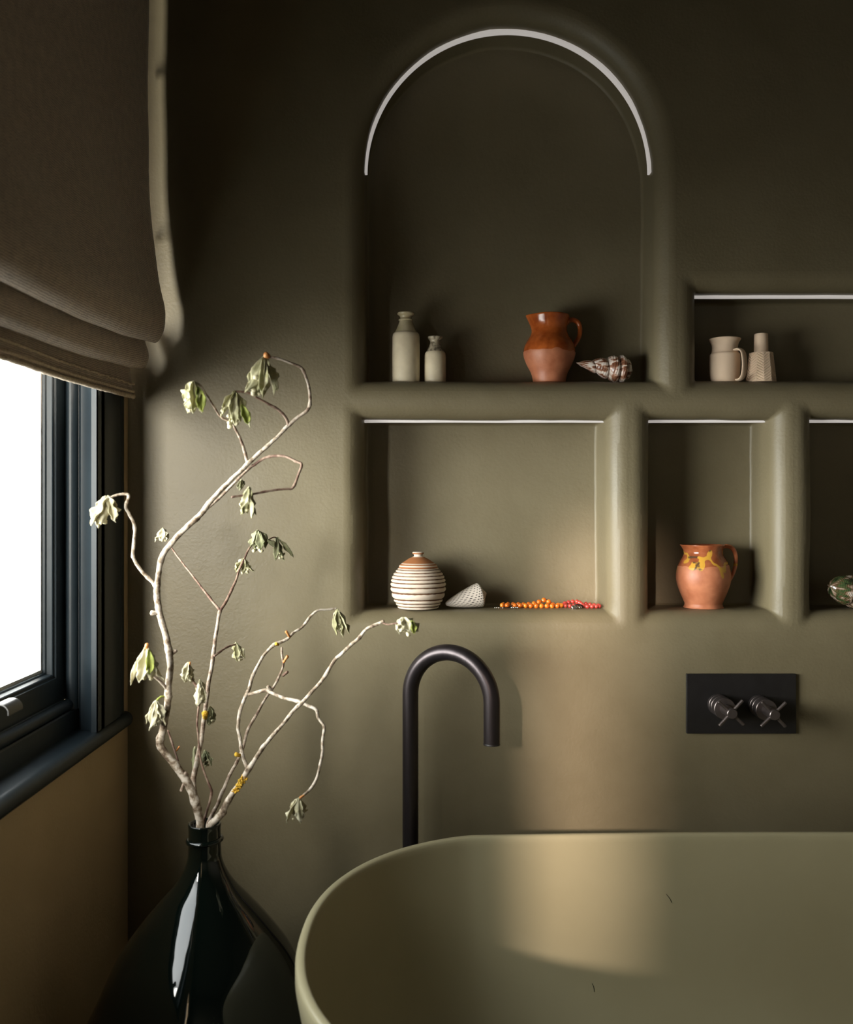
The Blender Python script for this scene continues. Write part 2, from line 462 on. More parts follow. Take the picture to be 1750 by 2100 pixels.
for k in range(97):
    a = PI*k/96-.0; rr0 = .302-.0045; rr1 = .305; cx, ch = .172, .706; y = WY+.052
    c, s = math.cos(a), math.sin(a)
    loops.append([Vector((cx+rr0*c, y, Zh(ch+rr0*s))), Vector((cx+rr0*c, y+.018, Zh(ch+rr0*s))), Vector((cx+rr1*c, y+.018, Zh(ch+rr1*s))), Vector((cx+rr1*c, y, Zh(ch+rr1*s)))])
loft(mb, loops, True, True, True)
tag(sharpen(mb.build('led_strip', M['led'], None, True), .5), 'white semicircular light strip under the tall arch', 'light strip', 'light strips in the niches')

# ------------------------------------------------------------------ roman blind
def woven():
    m, n, l, b = new_mat('brown_woven_cloth')
    b.inputs['Roughness'].default_value = .6; b.inputs['Specular IOR Level'].default_value = .5
    b.inputs['Sheen Weight'].default_value = .5; b.inputs['Sheen Roughness'].default_value = .5
    uv = n.new('ShaderNodeUVMap')
    w1 = n.new('ShaderNodeTexWave'); w1.wave_type = 'BANDS'; w1.bands_direction = 'X'; w1.inputs['Scale'].default_value = 110; w1.inputs['Distortion'].default_value = 2.5; w1.inputs['Detail'].default_value = 2; w1.inputs['Detail Scale'].default_value = 1.5
    w2 = n.new('ShaderNodeTexWave'); w2.wave_type = 'BANDS'; w2.bands_direction = 'Y'; w2.inputs['Scale'].default_value = 90; w2.inputs['Distortion'].default_value = 3.5; w2.inputs['Detail'].default_value = 2; w2.inputs['Detail Scale'].default_value = 1.5
    l.new(uv.outputs[0], w1.inputs['Vector']); l.new(uv.outputs[0], w2.inputs['Vector'])
    mm = n.new('ShaderNodeMath'); mm.operation = 'MULTIPLY'; l.new(w1.outputs['Fac'], mm.inputs[0]); l.new(w2.outputs['Fac'], mm.inputs[1])
    nz = n.new('ShaderNodeTexNoise'); nz.inputs['Scale'].default_value = 60; nz.inputs['Detail'].default_value = 4; l.new(uv.outputs[0], nz.inputs['Vector'])
    ad = n.new('ShaderNodeMath'); ad.operation = 'MULTIPLY_ADD'; l.new(nz.outputs[0], ad.inputs[0]); ad.inputs[1].default_value = .55; l.new(mm.outputs[0], ad.inputs[2])
    r = n.new('ShaderNodeValToRGB'); r.color_ramp.elements[0].position = .22; r.color_ramp.elements[1].position = 1.0
    r.color_ramp.elements[0].color = (.20, .135, .10, 1); r.color_ramp.elements[1].color = (.85, .67, .51, 1)
    l.new(ad.outputs[0], r.inputs[0]); l.new(r.outputs[0], b.inputs['Base Color'])
    bp = n.new('ShaderNodeBump'); bp.inputs['Strength'].default_value = .7; bp.inputs['Distance'].default_value = .0012
    l.new(ad.outputs[0], bp.inputs['Height']); l.new(bp.outputs[0], b.inputs['Normal'])
    return m
M['cloth'] = woven()
M['hem'] = mat('hem_cord', (.42, .33, .24), (.70, .58, .45), rough=.9, scale=300, bump=.6, bscale=900)
BY0, BY1 = .52, 1.835
def droop(y, amt):
    t = (y-1.15)/(BY1-1.15)
    return -amt*max(0, 1-t*t)
blind = thing('roman_blind', 'brown woven roman blind drawn halfway down over the window', 'blind', (-.56, 1.2, 2.4))
# profile: (x, h, droop amount)
bp_ = [(-.552, 1.30, 0), (-.551, 1.10, 0), (-.552, .90, .0), (-.552, .74, .004), (-.548, .60, .012), (-.539, .50, .022), (-.527, .43, .032), (-.5185, .390, .038),
       (-.519, .362, .039), (-.5255, .340, .039), (-.536, .3265, .039), (-.547, .331, .038), (-.556, .352, .036), (-.563, .362, .036), (-.5645, .350, .036),
       (-.558, .325, .035), (-.5525, .306, .034), (-.5535, .292, .034), (-.5595, .279, .033), (-.568, .274, .032), (-.576, .283, .030), (-.586, .298, .026), (-.592, .303, .024), (-.593, .292, .022), (-.590, .270, .018), (-.586, .240, .015), (-.5855, .222, .014)]
bprof = catmull([list(q) for q in bp_], 4)
bl = MB(); ny = 90; vs = []; uvs = []; acc = 0
for i, (x, h, d) in enumerate(bprof):
    if i: acc += math.hypot(x-bprof[i-1][0], h-bprof[i-1][1])
    for j in range(ny+1):
        y = BY0+(BY1-BY0)*j/ny
        ww = .0035*noise.noise(Vector((y*5, h*6, 2)))+.0010*noise.noise(Vector((y*22, h*22, 5)))
        ee = .0015*noise.noise(Vector((h*30, 3, 7)))*(1 if j == ny else 0)
        endlift = 0
        vs.append(Vector((x+ww, y+ee, Zh(h+droop(y, d)+.002*noise.noise(Vector((y*7, i*.05, 8)))))))
        uvs.append((y, acc))
nb = len(bprof); fs = []
for i in range(nb-1):
    for j in range(ny): fs.append((i*(ny+1)+j, i*(ny+1)+j+1, (i+1)*(ny+1)+j+1, (i+1)*(ny+1)+j))
bl.add(vs, fs, uvs)
fab = bl.build('fabric', M['cloth'], blind, True)
so_ = fab.modifiers.new('thick', 'SOLIDIFY'); so_.thickness = .0022; so_.offset = 0
# hem: rolled cords along the bottom
for (dx, dh, r, nm, fq) in ((.001, -.003, .0042, 'hem_cord', 420), (.0025, .0065, .0030, 'hem_cord', 520), (.003, .021, .0022, 'stitching', 260)):
    hb = MB(); pts = []; rad = []
    N = 400
    for j in range(N+1):
        y = BY0+(BY1-BY0)*j/N
        ww = .0035*noise.noise(Vector((y*5, .222*6, 2)))
        fz = .0012*noise.noise(Vector((y*60, 4, dh*100)))
        pts.append(Vector((-.5835+dx+ww, y, Zh(.222+dh+fz*(2 if nm == 'stitching' else .6)+droop(y, .014))))); rad.append(r*(1+.18*math.sin(y*fq*2)+.15*noise.noise(Vector((y*300, dh*50, 0)))))
    sweep(hb, pts, rad, 8, 0)
    hb.build(nm, M['hem'], blind, True)
for (h, r) in ((.87, .007), (.545, .006)):
    rb = MB(); sweep(rb, [Vector((-.562, BY0+.02, Zh(h))), Vector((-.562, 1.2, Zh(h))), Vector((-.562, BY1+.004, Zh(h)))], [r]*3, 12)
    rb.build('batten', M['cloth'], blind, True)
hr = MB(); hr.box((-.60, BY0, Zh(1.28)), (-.548, BY1, Zh(1.33))); hr.build('headrail', M['cloth'], blind)

# ------------------------------------------------------------------ bath
BXC, BYC, BA, BB = .72, 1.352, .905, .425
RIMZ = EYE-.621
def bath_loop(off, z, n=160, sx=0):
    pts = []
    a = BA-off; b = BB-off; cap = .405-off*1.0
    # stadium with superelliptic ends: straight middle, left end cap of length .41
    L = BA-.405
    for k in range(n):
        t = 2*PI*k/n; c, s = math.cos(t), math.sin(t)
        e_ = 2/2.22
        x = math.copysign(abs(c)**e_, c)*max(cap, .02); y = math.copysign(abs(s)**e_, s)*max(b, .02)
        x += L*max(-1, min(1, c*3.2))
        pts.append(Vector((BXC+x+sx, BYC+y, z)))
    return pts
bm_ = MB()
H = RIMZ
prof = []
for off, z in ((.175, .012), (.165, .0), (.150, .012)): prof.append((off, z))
for k in range(1, 12):
    t = k/11; prof.append((.145*(1-t)**1.15+.0, .02+(H-.045)*t))
prof += [(0, H-.006), (.0015, H-.002), (.004, H), (.0115, H), (.014, H-.002), (.0158, H-.006)]
IN = [(.020, H-.06), (.030, H-.14), (.046, H-.22), (.068, H-.29), (.098, H-.345), (.140, H-.383), (.19, H-.402), (.25, H-.408), (.33, H-.411), (.395, H-.412)]
IN = catmull([list(q) for q in [(.0158, H-.006)]+IN], 4)[1:]
prof += [tuple(q) for q in IN]
loft(bm_, [bath_loop(o_, z_) for o_, z_ in prof], True, True, True)
bath = thing('bathtub', 'large oval olive-beige stone bathtub with thin rim in front of the wall', 'bathtub', (BXC, BYC, 0))
sharpen(bm_.build('shell', M['bath'], bath, True), .9)
dr = MB(); lathe(dr, [(.0, H-.4085), (.030, H-.4085), (.033, H-.4105), (.033, H-.416)], (BXC, BYC), 40); dr.build('drain', M['gunmetal'], bath, True)
# two stray hairs stuck to the inside of the bath
from mathutils.bvhtree import BVHTree
_sh = [o for o in COL.objects if o.name == 'shell'][0]
_bv = BVHTree.FromPolygons([v.co.copy() for v in _sh.data.vertices], [tuple(p.vertices) for p in _sh.data.polygons])
for (a, b, lab) in (((1367, 1834), (1378, 1851), 'short dark hair stuck high on the inside of the bath'), ((1215, 2017), (1219, 2034), 'short dark hair stuck low on the inside of the bath')):
    pts = []
    for i in range(6):
        t = i/5; px = a[0]+(b[0]-a[0])*t+math.sin(PI*t)*1.0; py = a[1]+(b[1]-a[1])*t
        o_ = Vector((0, 0, EYE)); d_ = (P(px, py, 1)-o_).normalized(); loc, nr, ii, di = _bv.ray_cast(o_, d_)
        pts.append(loc-d_*.0006)
    hb = MB(); sweep(hb, pts, [.00042]*6, 6); tag(hb.build('stray_hair', M['black']), lab, 'hair', 'stray hairs in the bath')

# ------------------------------------------------------------------ floor-standing bath spout
tap = thing('bath_spout', 'tall dark gunmetal gooseneck spout rising from floor behind the bath', 'faucet', (P(842, 1500, 1.825).x, 1.825, 0))
tp = []; x0 = P(842, 1500, 1.825).x; y0 = 1.825
x1 = P(1009, 1500, 1.735).x; y1 = 1.735
rr = .5*math.hypot(x1-x0, y1-y0); dirv = Vector((x1-x0, y1-y0, 0)).normalized()
ztop = EYE+(HY-1338)/FPX*1.78; zc = ztop-rr
tp.append(Vector((x0, y0, 0.0))); tp.append(Vector((x0, y0, .4)))
for k in range(8): tp.append(Vector((x0, y0, .4+(zc-.4)*(k+1)/9)))
for k in range(33):
    a = PI-PI*k/32; tp.append(Vector((x0, y0, zc))+dirv*(rr+rr*math.cos(a))+Vector((0, 0, rr*math.sin(a))))
zend = EYE+(HY-1524)/FPX*1.735
for k in range(1, 5): tp.append(Vector((x1, y1, zc+(zend-zc)*k/4)))
t_ = MB(); sweep(t_, tp, [.0157]*len(tp), 32, round_ends=False)
t_.build('pipe', M['gunmetal'], tap, True, sharp=.7)
fl = MB(); lathe(fl, [(.0, .0), (.045, .0), (.045, .008), (.042, .010), (.017, .011)], (x0, y0), 40); fl.build('floor_flange', M['gunmetal'], tap, True, sharp=.7)
ae = MB(); lathe(ae, [(.0157, zend), (.0160, zend-.001), (.0160, zend-.003), (.0130, zend-.003), (.0130, zend+.002), (0, zend+.002)], (x1, y1), 32); ae.build('aerator', M['dark_plate'], tap, True, sharp=.7)

# ------------------------------------------------------------------ wall plate with two cross-head valves
pl_ = thing('tap_plate', 'black rectangular wall plate with two cross-head bath taps', 'tap', (.645, WY, Zh(-.40)))
pb = MB(); pb.box((.532, WY-.007, Zh(-.463)), (.756, WY+.003, Zh(-.341))); pb.build('plate', M['dark_plate'], pl_, False, bevel=.0012)
def valve(cx, ch, rot):
    c = Vector((cx, WY-.007, Zh(ch)))
    def cyl(mb, y0, y1, r, seg=40, ch_=.001):
        loops = []
        for (yy, r_) in ((y0, r), (y1+ch_, r), (y1, r-ch_)):
            loops.append([Vector((c.x+r_*math.cos(2*PI*k/seg), yy, c.z+r_*math.sin(2*PI*k/seg))) for k in range(seg)])
        loft(mb, loops, True, True, True)
    b = MB(); cyl(b, WY-.006, WY-.018, .0215); cyl(b, WY-.018, WY-.020, .0200); cyl(b, WY-.020, WY-.032, .0215); cyl(b, WY-.032, WY-.034, .0200); cyl(b, WY-.034, WY-.053, .0215)
    base = b.build('valve_body', M['tap_metal'], pl_, True); sharpen(base, .4)
    h = MB(); cyl(h, WY-.053, WY-.098, .0103, ch_=.0012)
    for k in range(4):
        a = rot+k*PI/2; d = Vector((math.cos(a), 0, math.sin(a))); o0 = Vector((c.x, WY-.089, c.z))
        loops = []; s = Vector((0, 1, 0)); u = d.cross(s)
        for (q, r_) in ((.006, .0032), (.0325, .0032), (.0338, .0026)):
            loops.append([o0+d*q+(s*math.cos(2*PI*j/16)+u*math.sin(2*PI*j/16))*r_ for j in range(16)])
        loft(h, loops, True, True, True)
    hd = h.build('cross_handle', M['tap_metal'], base, True); sharpen(hd, .4)
valve(.5955, -.4025, PI/4+.04); valve(.6785, -.4050, PI/4-.02)

# ------------------------------------------------------------------ small things in the niches
FU, FL_ = .262, -.214      # heights of the upper and lower niche floors
def lp(prof, y, floor, py_base):
    """pixel profile (r, py) -> metres, resting on the niche floor"""
    k = y/FPX
    return [(r*k, Zh(floor)+(py_base-py)*k) for r, py in prof]

M['stone_body'] = mat('stoneware_buff', (.66, .56, .39), (.76, .66, .47), rough=.38, scale=35, bump=.12, bscale=120, coat=.25)
M['stone_neck'] = mat('stoneware_glaze', (.44, .37, .22), (.56, .48, .32), rough=.22, scale=40, bump=.1, bscale=90, coat=.6)
M['stone_rough'] = mat('chipped_stoneware', (.16, .13, .09), (.45, .38, .27), rough=.3, scale=130, bump=.4, bscale=200, coat=.4, lo=.42, hi=.56)
def bottle(name, label, cx, y, body, neck, py_base, neck_mat, lift=0):
    c = ((cx-HX)/FPX*y, y)
    t = thing(name, label, 'bottle', (c[0], c[1], Zh(FU)), 'stoneware bottles in the arched niche')
    b = MB(); lathe(b, lp(body, y, FU, py_base), c, 56); b.build('body', M['stone_body'], t, True, sharp=.9)
    n = MB(); lathe(n, smooth_prof(lp(neck, y, FU, py_base), 4), c, 56); n.build('neck', neck_mat, t, True)
    return t
YO = 1.968
k_ = YO/FPX
# upper objects: base pixel chosen so the picture height is kept (floor plane at YO projects to py 789)
UB = HY-FU*FPX/YO
bottle('stoneware_bottle', 'tall buff stoneware bottle standing left in the arched niche', 833, YO,
       [(0, UB), (26, UB), (27.6, UB-2), (28, UB-6), (28.3, 720), (28, 692), (27, 686), (24.5, 683)],
       [(24.5, 683.5), (23, 681), (19.5, 674), (16, 666), (14, 660), (13.5, 658.5), (15.2, 657.5), (15, 655.5), (12.6, 653.5), (12.2, 651), (14, 648), (17.5, 645.5), (18, 643), (16.5, 641.5), (11.5, 641.6), (9, 645), (9, 660)], UB, M['stone_neck'])
bottle('stoneware_bottle', 'short stoneware bottle with chipped stained lip beside the taller bottle', 893, YO,
       [(0, UB), (20, UB), (21.6, UB-3), (22, UB-8), (22, 750), (21.8, 730), (21, 725), (19, 722)],
       [(19, 722.5), (17.5, 720), (14, 713), (11, 706), (10.3, 702), (11, 699), (14, 695.5), (15.3, 692.5), (14, 690.5), (9, 691), (7, 696), (7, 705)], UB, M['stone_rough'])

def clay_mat(name, py_split, y, floor, py_base, glaze, slip=False):
    m, n, l, b = new_mat(name)
    g = n.new('ShaderNodeNewGeometry'); sp_ = n.new('ShaderNodeSeparateXYZ'); l.new(g.outputs['Position'], sp_.inputs[0])
    t = n.new('ShaderNodeTexCoord')
    nz = n.new('ShaderNodeTexNoise'); nz.inputs['Scale'].default_value = 45; nz.inputs['Detail'].default_value = 5; l.new(t.outputs['Object'], nz.inputs['Vector'])
    r1 = n.new('ShaderNodeValToRGB'); r1.color_ramp.elements[0].position = .3; r1.color_ramp.elements[1].position = .7
    r1.color_ramp.elements[0].color = (.40, .125, .055, 1); r1.color_ramp.elements[1].color = (.56, .21, .105, 1); l.new(nz.outputs[0], r1.inputs[0])
    r2 = n.new('ShaderNodeValToRGB'); r2.color_ramp.elements[0].position = .36; r2.color_ramp.elements[1].position = .64
    r2.color_ramp.elements[0].color = (glaze[0]*.6, glaze[1]*.5, glaze[2]*.5, 1); r2.color_ramp.elements[1].color = (*glaze, 1); l.new(nz.outputs[0], r2.inputs[0])
    zs = Zh(floor)+(py_base-py_split)*y/FPX
    # wavy border between glaze and bare clay
    nw = n.new('ShaderNodeTexNoise'); nw.inputs['Scale'].default_value = 22; l.new(t.outputs['Object'], nw.inputs['Vector'])
    ma = n.new('ShaderNodeMath'); ma.operation = 'MULTIPLY_ADD'; l.new(nw.outputs[0], ma.inputs[0]); ma.inputs[1].default_value = .022; l.new(sp_.outputs['Z'], ma.inputs[2])
    mr_ = n.new('ShaderNodeMapRange'); mr_.inputs[1].default_value = zs+.010; mr_.inputs[2].default_value = zs+.0115; l.new(ma.outputs[0], mr_.inputs[0])
    mx_ = n.new('ShaderNodeMix'); mx_.data_type = 'RGBA'; l.new(mr_.outputs[0], mx_.inputs[0]); l.new(r1.outputs[0], mx_.inputs[6]); l.new(r2.outputs[0], mx_.inputs[7])
    last = mx_.outputs[2]
    if slip:   # trailed yellow slip around the shoulder
        zc_ = Zh(floor)+(py_base-1150)*y/FPX
        sb = n.new('ShaderNodeMath'); sb.operation = 'SUBTRACT'; l.new(sp_.outputs['Z'], sb.inputs[0]); sb.inputs[1].default_value = zc_
        wv = n.new('ShaderNodeTexNoise'); wv.inputs['Scale'].default_value = 30; wv.inputs['Detail'].default_value = 1; l.new(t.outputs['Object'], wv.inputs['Vector'])
        w2_ = n.new('ShaderNodeMath'); w2_.operation = 'MULTIPLY_ADD'; l.new(wv.outputs[0], w2_.inputs[0]); w2_.inputs[1].default_value = .11; w2_.inputs[2].default_value = -.055
        dd = n.new('ShaderNodeMath'); dd.operation = 'SUBTRACT'; l.new(sb.outputs[0], dd.inputs[0]); l.new(w2_.outputs[0], dd.inputs[1])
        ab = n.new('ShaderNodeMath'); ab.operation = 'ABSOLUTE'; l.new(dd.outputs[0], ab.inputs[0])
        m3 = n.new('ShaderNodeMapRange'); m3.inputs[1].default_value = .0068; m3.inputs[2].default_value = .0052; l.new(ab.outputs[0], m3.inputs[0])
        c2_ = n.new('ShaderNodeValToRGB'); c2_.color_ramp.elements[0].position = .38; c2_.color_ramp.elements[1].position = .46
        c2_.color_ramp.elements[0].color = (.10, .055, .03, 1); c2_.color_ramp.elements[1].color = (.62, .33, .045, 1); l.new(nz.outputs[0], c2_.inputs[0])
        m4 = n.new('ShaderNodeMix'); m4.data_type = 'RGBA'; l.new(m3.outputs[0], m4.inputs[0]); l.new(last, m4.inputs[6]); l.new(c2_.outputs[0], m4.inputs[7]); last = m4.outputs[2]
    l.new(last, b.inputs['Base Color'])
    rr_ = n.new('ShaderNodeMapRange'); rr_.inputs[3].default_value = .48; rr_.inputs[4].default_value = .16; l.new(mr_.outputs[0], rr_.inputs[0]); l.new(rr_.outputs[0], b.inputs['Roughness'])
    bz = n.new('ShaderNodeTexNoise'); bz.inputs['Scale'].default_value = 70; l.new(t.outputs['Object'], bz.inputs['Vector'])
    bp2 = n.new('ShaderNodeBump'); bp2.inputs['Strength'].default_value = .22; bp2.inputs['Distance'].default_value = .0015; l.new(bz.outputs[0], bp2.inputs['Height']); l.new(bp2.outputs[0], b.inputs['Normal'])
    return m

def jug(name, label, cx, y, floor, pb_, prof, inner, m, spout_top, spout_amt, handle, cat='jug', spout_w=.42):
    k = y/FPX; c = ((cx-HX)*k, y)
    t = thing(name, label, cat, (c[0], y, Zh(floor)))
    pr = smooth_prof(lp(prof+inner, y, floor, pb_), 5)
    ztop = max(z for _, z in pr); zlow = Zh(floor)+(pb_-spout_top)*k
    def df(v, a, i):
        if v.z > zlow:
            q = (v.z-zlow)/(ztop-zlow)
            d = math.atan2(math.sin(a-PI), math.cos(a-PI))   # 0 at -x
            f = math.exp(-(d/spout_w)**2)
            v = Vector((v.x-spout_amt*k*f*q**1.3, v.y*(1-.10*f*q), v.z+0.2*spout_amt*k*f*q*.5))
        return v
    b = MB(); lathe(b, pr, c, 72, df); b.build('body', m, t, True)
    h = MB(); pts = []; rad = []
    for (hx, hy, r, dy) in catmull([list(q) for q in handle], 6):
        q = Vector(((hx-HX)*k, y+dy, Zh(floor)+(pb_-hy)*k)); pts.append(q); rad.append(r*k)
    sweep(h, pts, rad, 14, 0); h.build('handle', m, t, True)
    return t
M['clay1'] = clay_mat('red_clay_glazed_top', 722, YO, FU, UB, (.48, .115, .022))
jug('terracotta_jug', 'glossy terracotta jug with handle standing in the arched niche', 1127, YO, FU, UB,
    [(0, UB), (31, UB), (33, UB-3), (37, 766), (46, 748), (52, 732), (53, 720), (50.5, 708), (45, 698), (39.5, 689), (36.5, 681), (36, 674), (37.5, 664), (40, 654), (41, 649.5), (40, 647.5)],
    [(37.5, 648.5), (35, 660), (33.5, 676), (36, 690), (46, 708), (48, 725), (42, 750), (0, 770)], M['clay1'], 684, 8,
    [(1158, 668, 5, 0), (1165, 659, 5.4, 0), (1175, 656, 5.2, 0), (1186, 662, 5.0, 0), (1190, 675, 4.8, 0), (1188, 690, 4.8, 0), (1181, 703, 5, 0), (1173, 712, 6, 0)])
LB = HY-FL_*FPX/1.975
M['clay2'] = clay_mat('red_clay_slip', 1160, 1.975, FL_, LB, (.42, .13, .05), True)
jug('terracotta_jug', 'round terracotta jug with trailed yellow glaze in the small lower niche', 1443, 1.975, FL_, LB,
    [(0, LB), (37, LB), (38.5, LB-3), (37.5, LB-8), (39.5, LB-14), (47, 1214), (53, 1196), (54.5, 1180), (51.5, 1162), (45, 1147), (39.5, 1137), (38.5, 1130), (41, 1122), (43, 1118.5), (42.5, 1117)],
    [(40, 1118.5), (36.5, 1130), (38, 1140), (48, 1160), (51, 1180), (46, 1210), (0, 1232)], M['clay2'], 1140, 5,
    [(1480, 1124, 3.6, 0), (1489, 1120, 4.2, 0), (1502, 1124, 4.4, 0), (1509, 1138, 4.2, 0), (1509, 1158, 4, 0), (1503, 1178, 4, 0), (1494, 1192, 4.6, 0)], spout_w=.3)

# unglazed bisque pot with broad strap handle
M['bisque'] = mat('bisque_clay', (.68, .505, .355), (.76, .58, .42), rough=.8, scale=14, bump=.25, bscale=60)
YB = 1.955
UB_OLD = UB; UB = HY-FU*FPX/YB
def bisque_pot():
    cx = 1487; k = YB/FPX; c = ((cx-HX)*k, YB)
    t = thing('bisque_jug', 'unglazed beige jug with flared mouth and strap handle', 'jug', (c[0], YB, Zh(FU)))
    pr = smooth_prof(lp([(0, UB), (24, UB), (27, UB-4), (29.5, 770), (30.5, 750), (30.5, 733), (30, 727.5), (27, 724), (25.5, 716), (26, 709), (28.5, 702), (31.5, 697.5), (31.5, 695.5), (29.5, 695.8), (25, 702), (22.5, 712), (25, 735), (24, 765), (0, 776)], YB, FU, UB), 4)
    b = MB(); lathe(b, pr, c, 64); b.build('body', M['bisque'], t, True)
    # strap handle turned towards the room
    h = MB(); ang = -PI*.30; d = Vector((math.cos(ang), math.sin(ang), 0)); s = Vector((-d.y, d.x, 0))
    path = catmull([[24, 722], [30, 720.5], [38, 722], [44, 730], [46.5, 745], [46.5, 760], [44, 774], [38, UB-4], [30, UB-3]], 6)
    loops = []
    for i, (r_, py) in enumerate(path):
        q = Vector((c[0], c[1], Zh(FU)+(UB-py)*k))+d*(r_*k)
        a = path[max(i-1, 0)]; e2 = path[min(i+1, len(path)-1)]
        tg = (d*((e2[0]-a[0])) + Vector((0, 0, -(e2[1]-a[1])))).normalized(); nn = tg.cross(s)
        wd, th = 8*k, 2.6*k
        loops.append([q+s*(wd*math.cos(2*PI*j/16))+nn*(th*math.sin(2*PI*j/16)) for j in range(16)])
    loft(h, loops, True, True, True)
    h.build('handle', M['bisque'], t, True)
bisque_pot()
def chevron_vase():
    cx = 1561.5; k = YB/FPX; c = ((cx-HX)*k, YB)
    t = thing('carved_vase', 'unglazed beige vase with carved chevrons and narrow cylindrical neck', 'vase', (c[0], YB, Zh(FU)))
    b = MB(); vs = []; fs = []; NT, NZ = 336, 90; NP = 12
    z0 = Zh(FU); z1 = Zh(FU)+(UB-724.5)*k
    for i in range(NZ+1):
        q = i/NZ; z = z0+(z1-z0)*q; r = (31-7*q)*k
        for j in range(NT):
            a = 2*PI*j/NT
            u = (a/(2*PI)*NP+.28) % 1.0; pan = int(a/(2*PI)*NP+.28)
            facet = math.cos(PI/NP)/math.cos((u-.5)*2*PI/NP)
            uu = u if pan % 2 == 0 else 1-u
            ph = (q*11+uu*1.6) % 1.0
            g = max(0, 1-abs(ph-.5)/.22)
            edge = min(1, min(u, 1-u)/.07)
            d = .0011*g*edge*(1 if .03 < q < .97 else 0)
            if min(u, 1-u) < .035: d = .0003
            rr_ = r*facet-d
            vs.append((c[0]+rr_*math.cos(a), c[1]+rr_*math.sin(a), z))
    for i in range(NZ):
        for j in range(NT): fs.append((i*NT+j, i*NT+(j+1) % NT, (i+1)*NT+(j+1) % NT, (i+1)*NT+j))
    fs.append(tuple(range(NT-1, -1, -1))); fs.append(tuple(NZ*NT+j for j in range(NT)))
    b.add(vs, fs); b.build('body', M['bisque'], t, False)
    n = MB(); lathe(n, lp([(14.3, 725), (14, 722), (13.8, 700), (13.6, 688), (13.4, 686), (12.8, 685), (11.5, 685.3), (11, 689), (11, 700), (0, 700)], YB, FU, UB), c, 48); n.build('neck', M['bisque'], t, True, sharp=.9)
chevron_vase()

# ribbed lidded jar
UB = UB_OLD
YJ = 1.962; JB = HY-FL_*FPX/YJ
def band_mat(name, lo_c, hi_c, freq, z0, thr=.5):
    m, n, l, b = new_mat(name)
    b.inputs['Roughness'].default_value = .75
    at = n.new('ShaderNodeAttribute'); at.attribute_name = 'rib'
    t = n.new('ShaderNodeTexCoord'); nz = n.new('ShaderNodeTexNoise'); nz.inputs['Scale'].default_value = 90; nz.inputs['Detail'].default_value = 4; l.new(t.outputs['Object'], nz.inputs['Vector'])
    ma = n.new('ShaderNodeMath'); ma.operation = 'MULTIPLY_ADD'; l.new(nz.outputs[0], ma.inputs[0]); ma.inputs[1].default_value = .5; l.new(at.outputs['Fac'], ma.inputs[2])
    r = n.new('ShaderNodeValToRGB'); r.color_ramp.elements[0].position = thr; r.color_ramp.elements[1].position = thr+.18
    r.color_ramp.elements[0].color = (*lo_c, 1); r.color_ramp.elements[1].color = (*hi_c, 1); l.new(ma.outputs[0], r.inputs[0]); l.new(r.outputs[0], b.inputs['Base Color'])
    bp2 = n.new('ShaderNodeBump'); bp2.inputs['Strength'].default_value = .35; bp2.inputs['Distance'].default_value = .001; l.new(nz.outputs[0], bp2.inputs['Height']); l.new(bp2.outputs[0], b.inputs['Normal'])
    return m
def set_rib(o, vals):
    a = o.data.attributes.new('rib', 'FLOAT', 'POINT'); a.data.foreach_set('value', vals)
def ribbed_jar():
    cx = 858; k = YJ/FPX; c = ((cx-HX)*k, YJ)
    t = thing('lidded_jar', 'round ribbed cream jar with brown pointed lid in the lower niche', 'jar', (c[0], YJ, Zh(FL_)))
    base = catmull([[40, JB], [45, 1238], [50.5, 1228], [55, 1213], [56, 1200], [54.5, 1188], [50, 1177], [43, 1168], [39.5, 1164]], 26)
    pr = []; val = []
    n = len(base)
    for i, (r_, py) in enumerate(base):
        q = i/(n-1); ph = (q*11.0+.25*math.sin(q*9)) % 1.0; hgt = math.sin(PI*ph)**.55
        fade = 1
        pr.append((r_-3.4+4.4*hgt*fade, py)); val.append(hgt)
    pr = [(0, JB)]+pr+[(36, 1163.5)]; val = [.6]+val+[.5]
    m = band_mat('ribbed_cream_glaze', (.16, .075, .035), (.72, .60, .49), 1, 0, .74)
    b = MB(); lathe(b, lp(pr, YJ, FL_, JB), c, 96); o = b.build('body', m, t, True); set_rib(o, [v for v in val for _ in range(96)])
    lid = catmull([[34, 1165.5], [39.5, 1164], [39, 1160], [35, 1156], [28, 1151], [20, 1146], [13, 1142.5], [9.5, 1141], [8.6, 1139], [9.2, 1137], [11.5, 1135.5], [11.8, 1133.5], [10, 1131.5], [0, 1131]], 8)
    vals = []
    for r_, py in lid:
        v = .1
        if 1159.0 < py < 1161.5 or 1154.8 < py < 1156.4: v = 1
        if py < 1142.0: v = .9
        if 1133.5 < py < 1136: v = .2
        vals.append(v)
    m2 = band_mat('brown_lid_glaze', (.36, .135, .045), (.66, .56, .46), 1, 0, .68)
    b = MB(); lathe(b, lp([(max(a, 0), z) for a, z in lid], YJ, FL_, JB), c, 80); o = b.build('lid', m2, t, True); set_rib(o, [v for v in vals for _ in range(80)])
ribbed_jar()

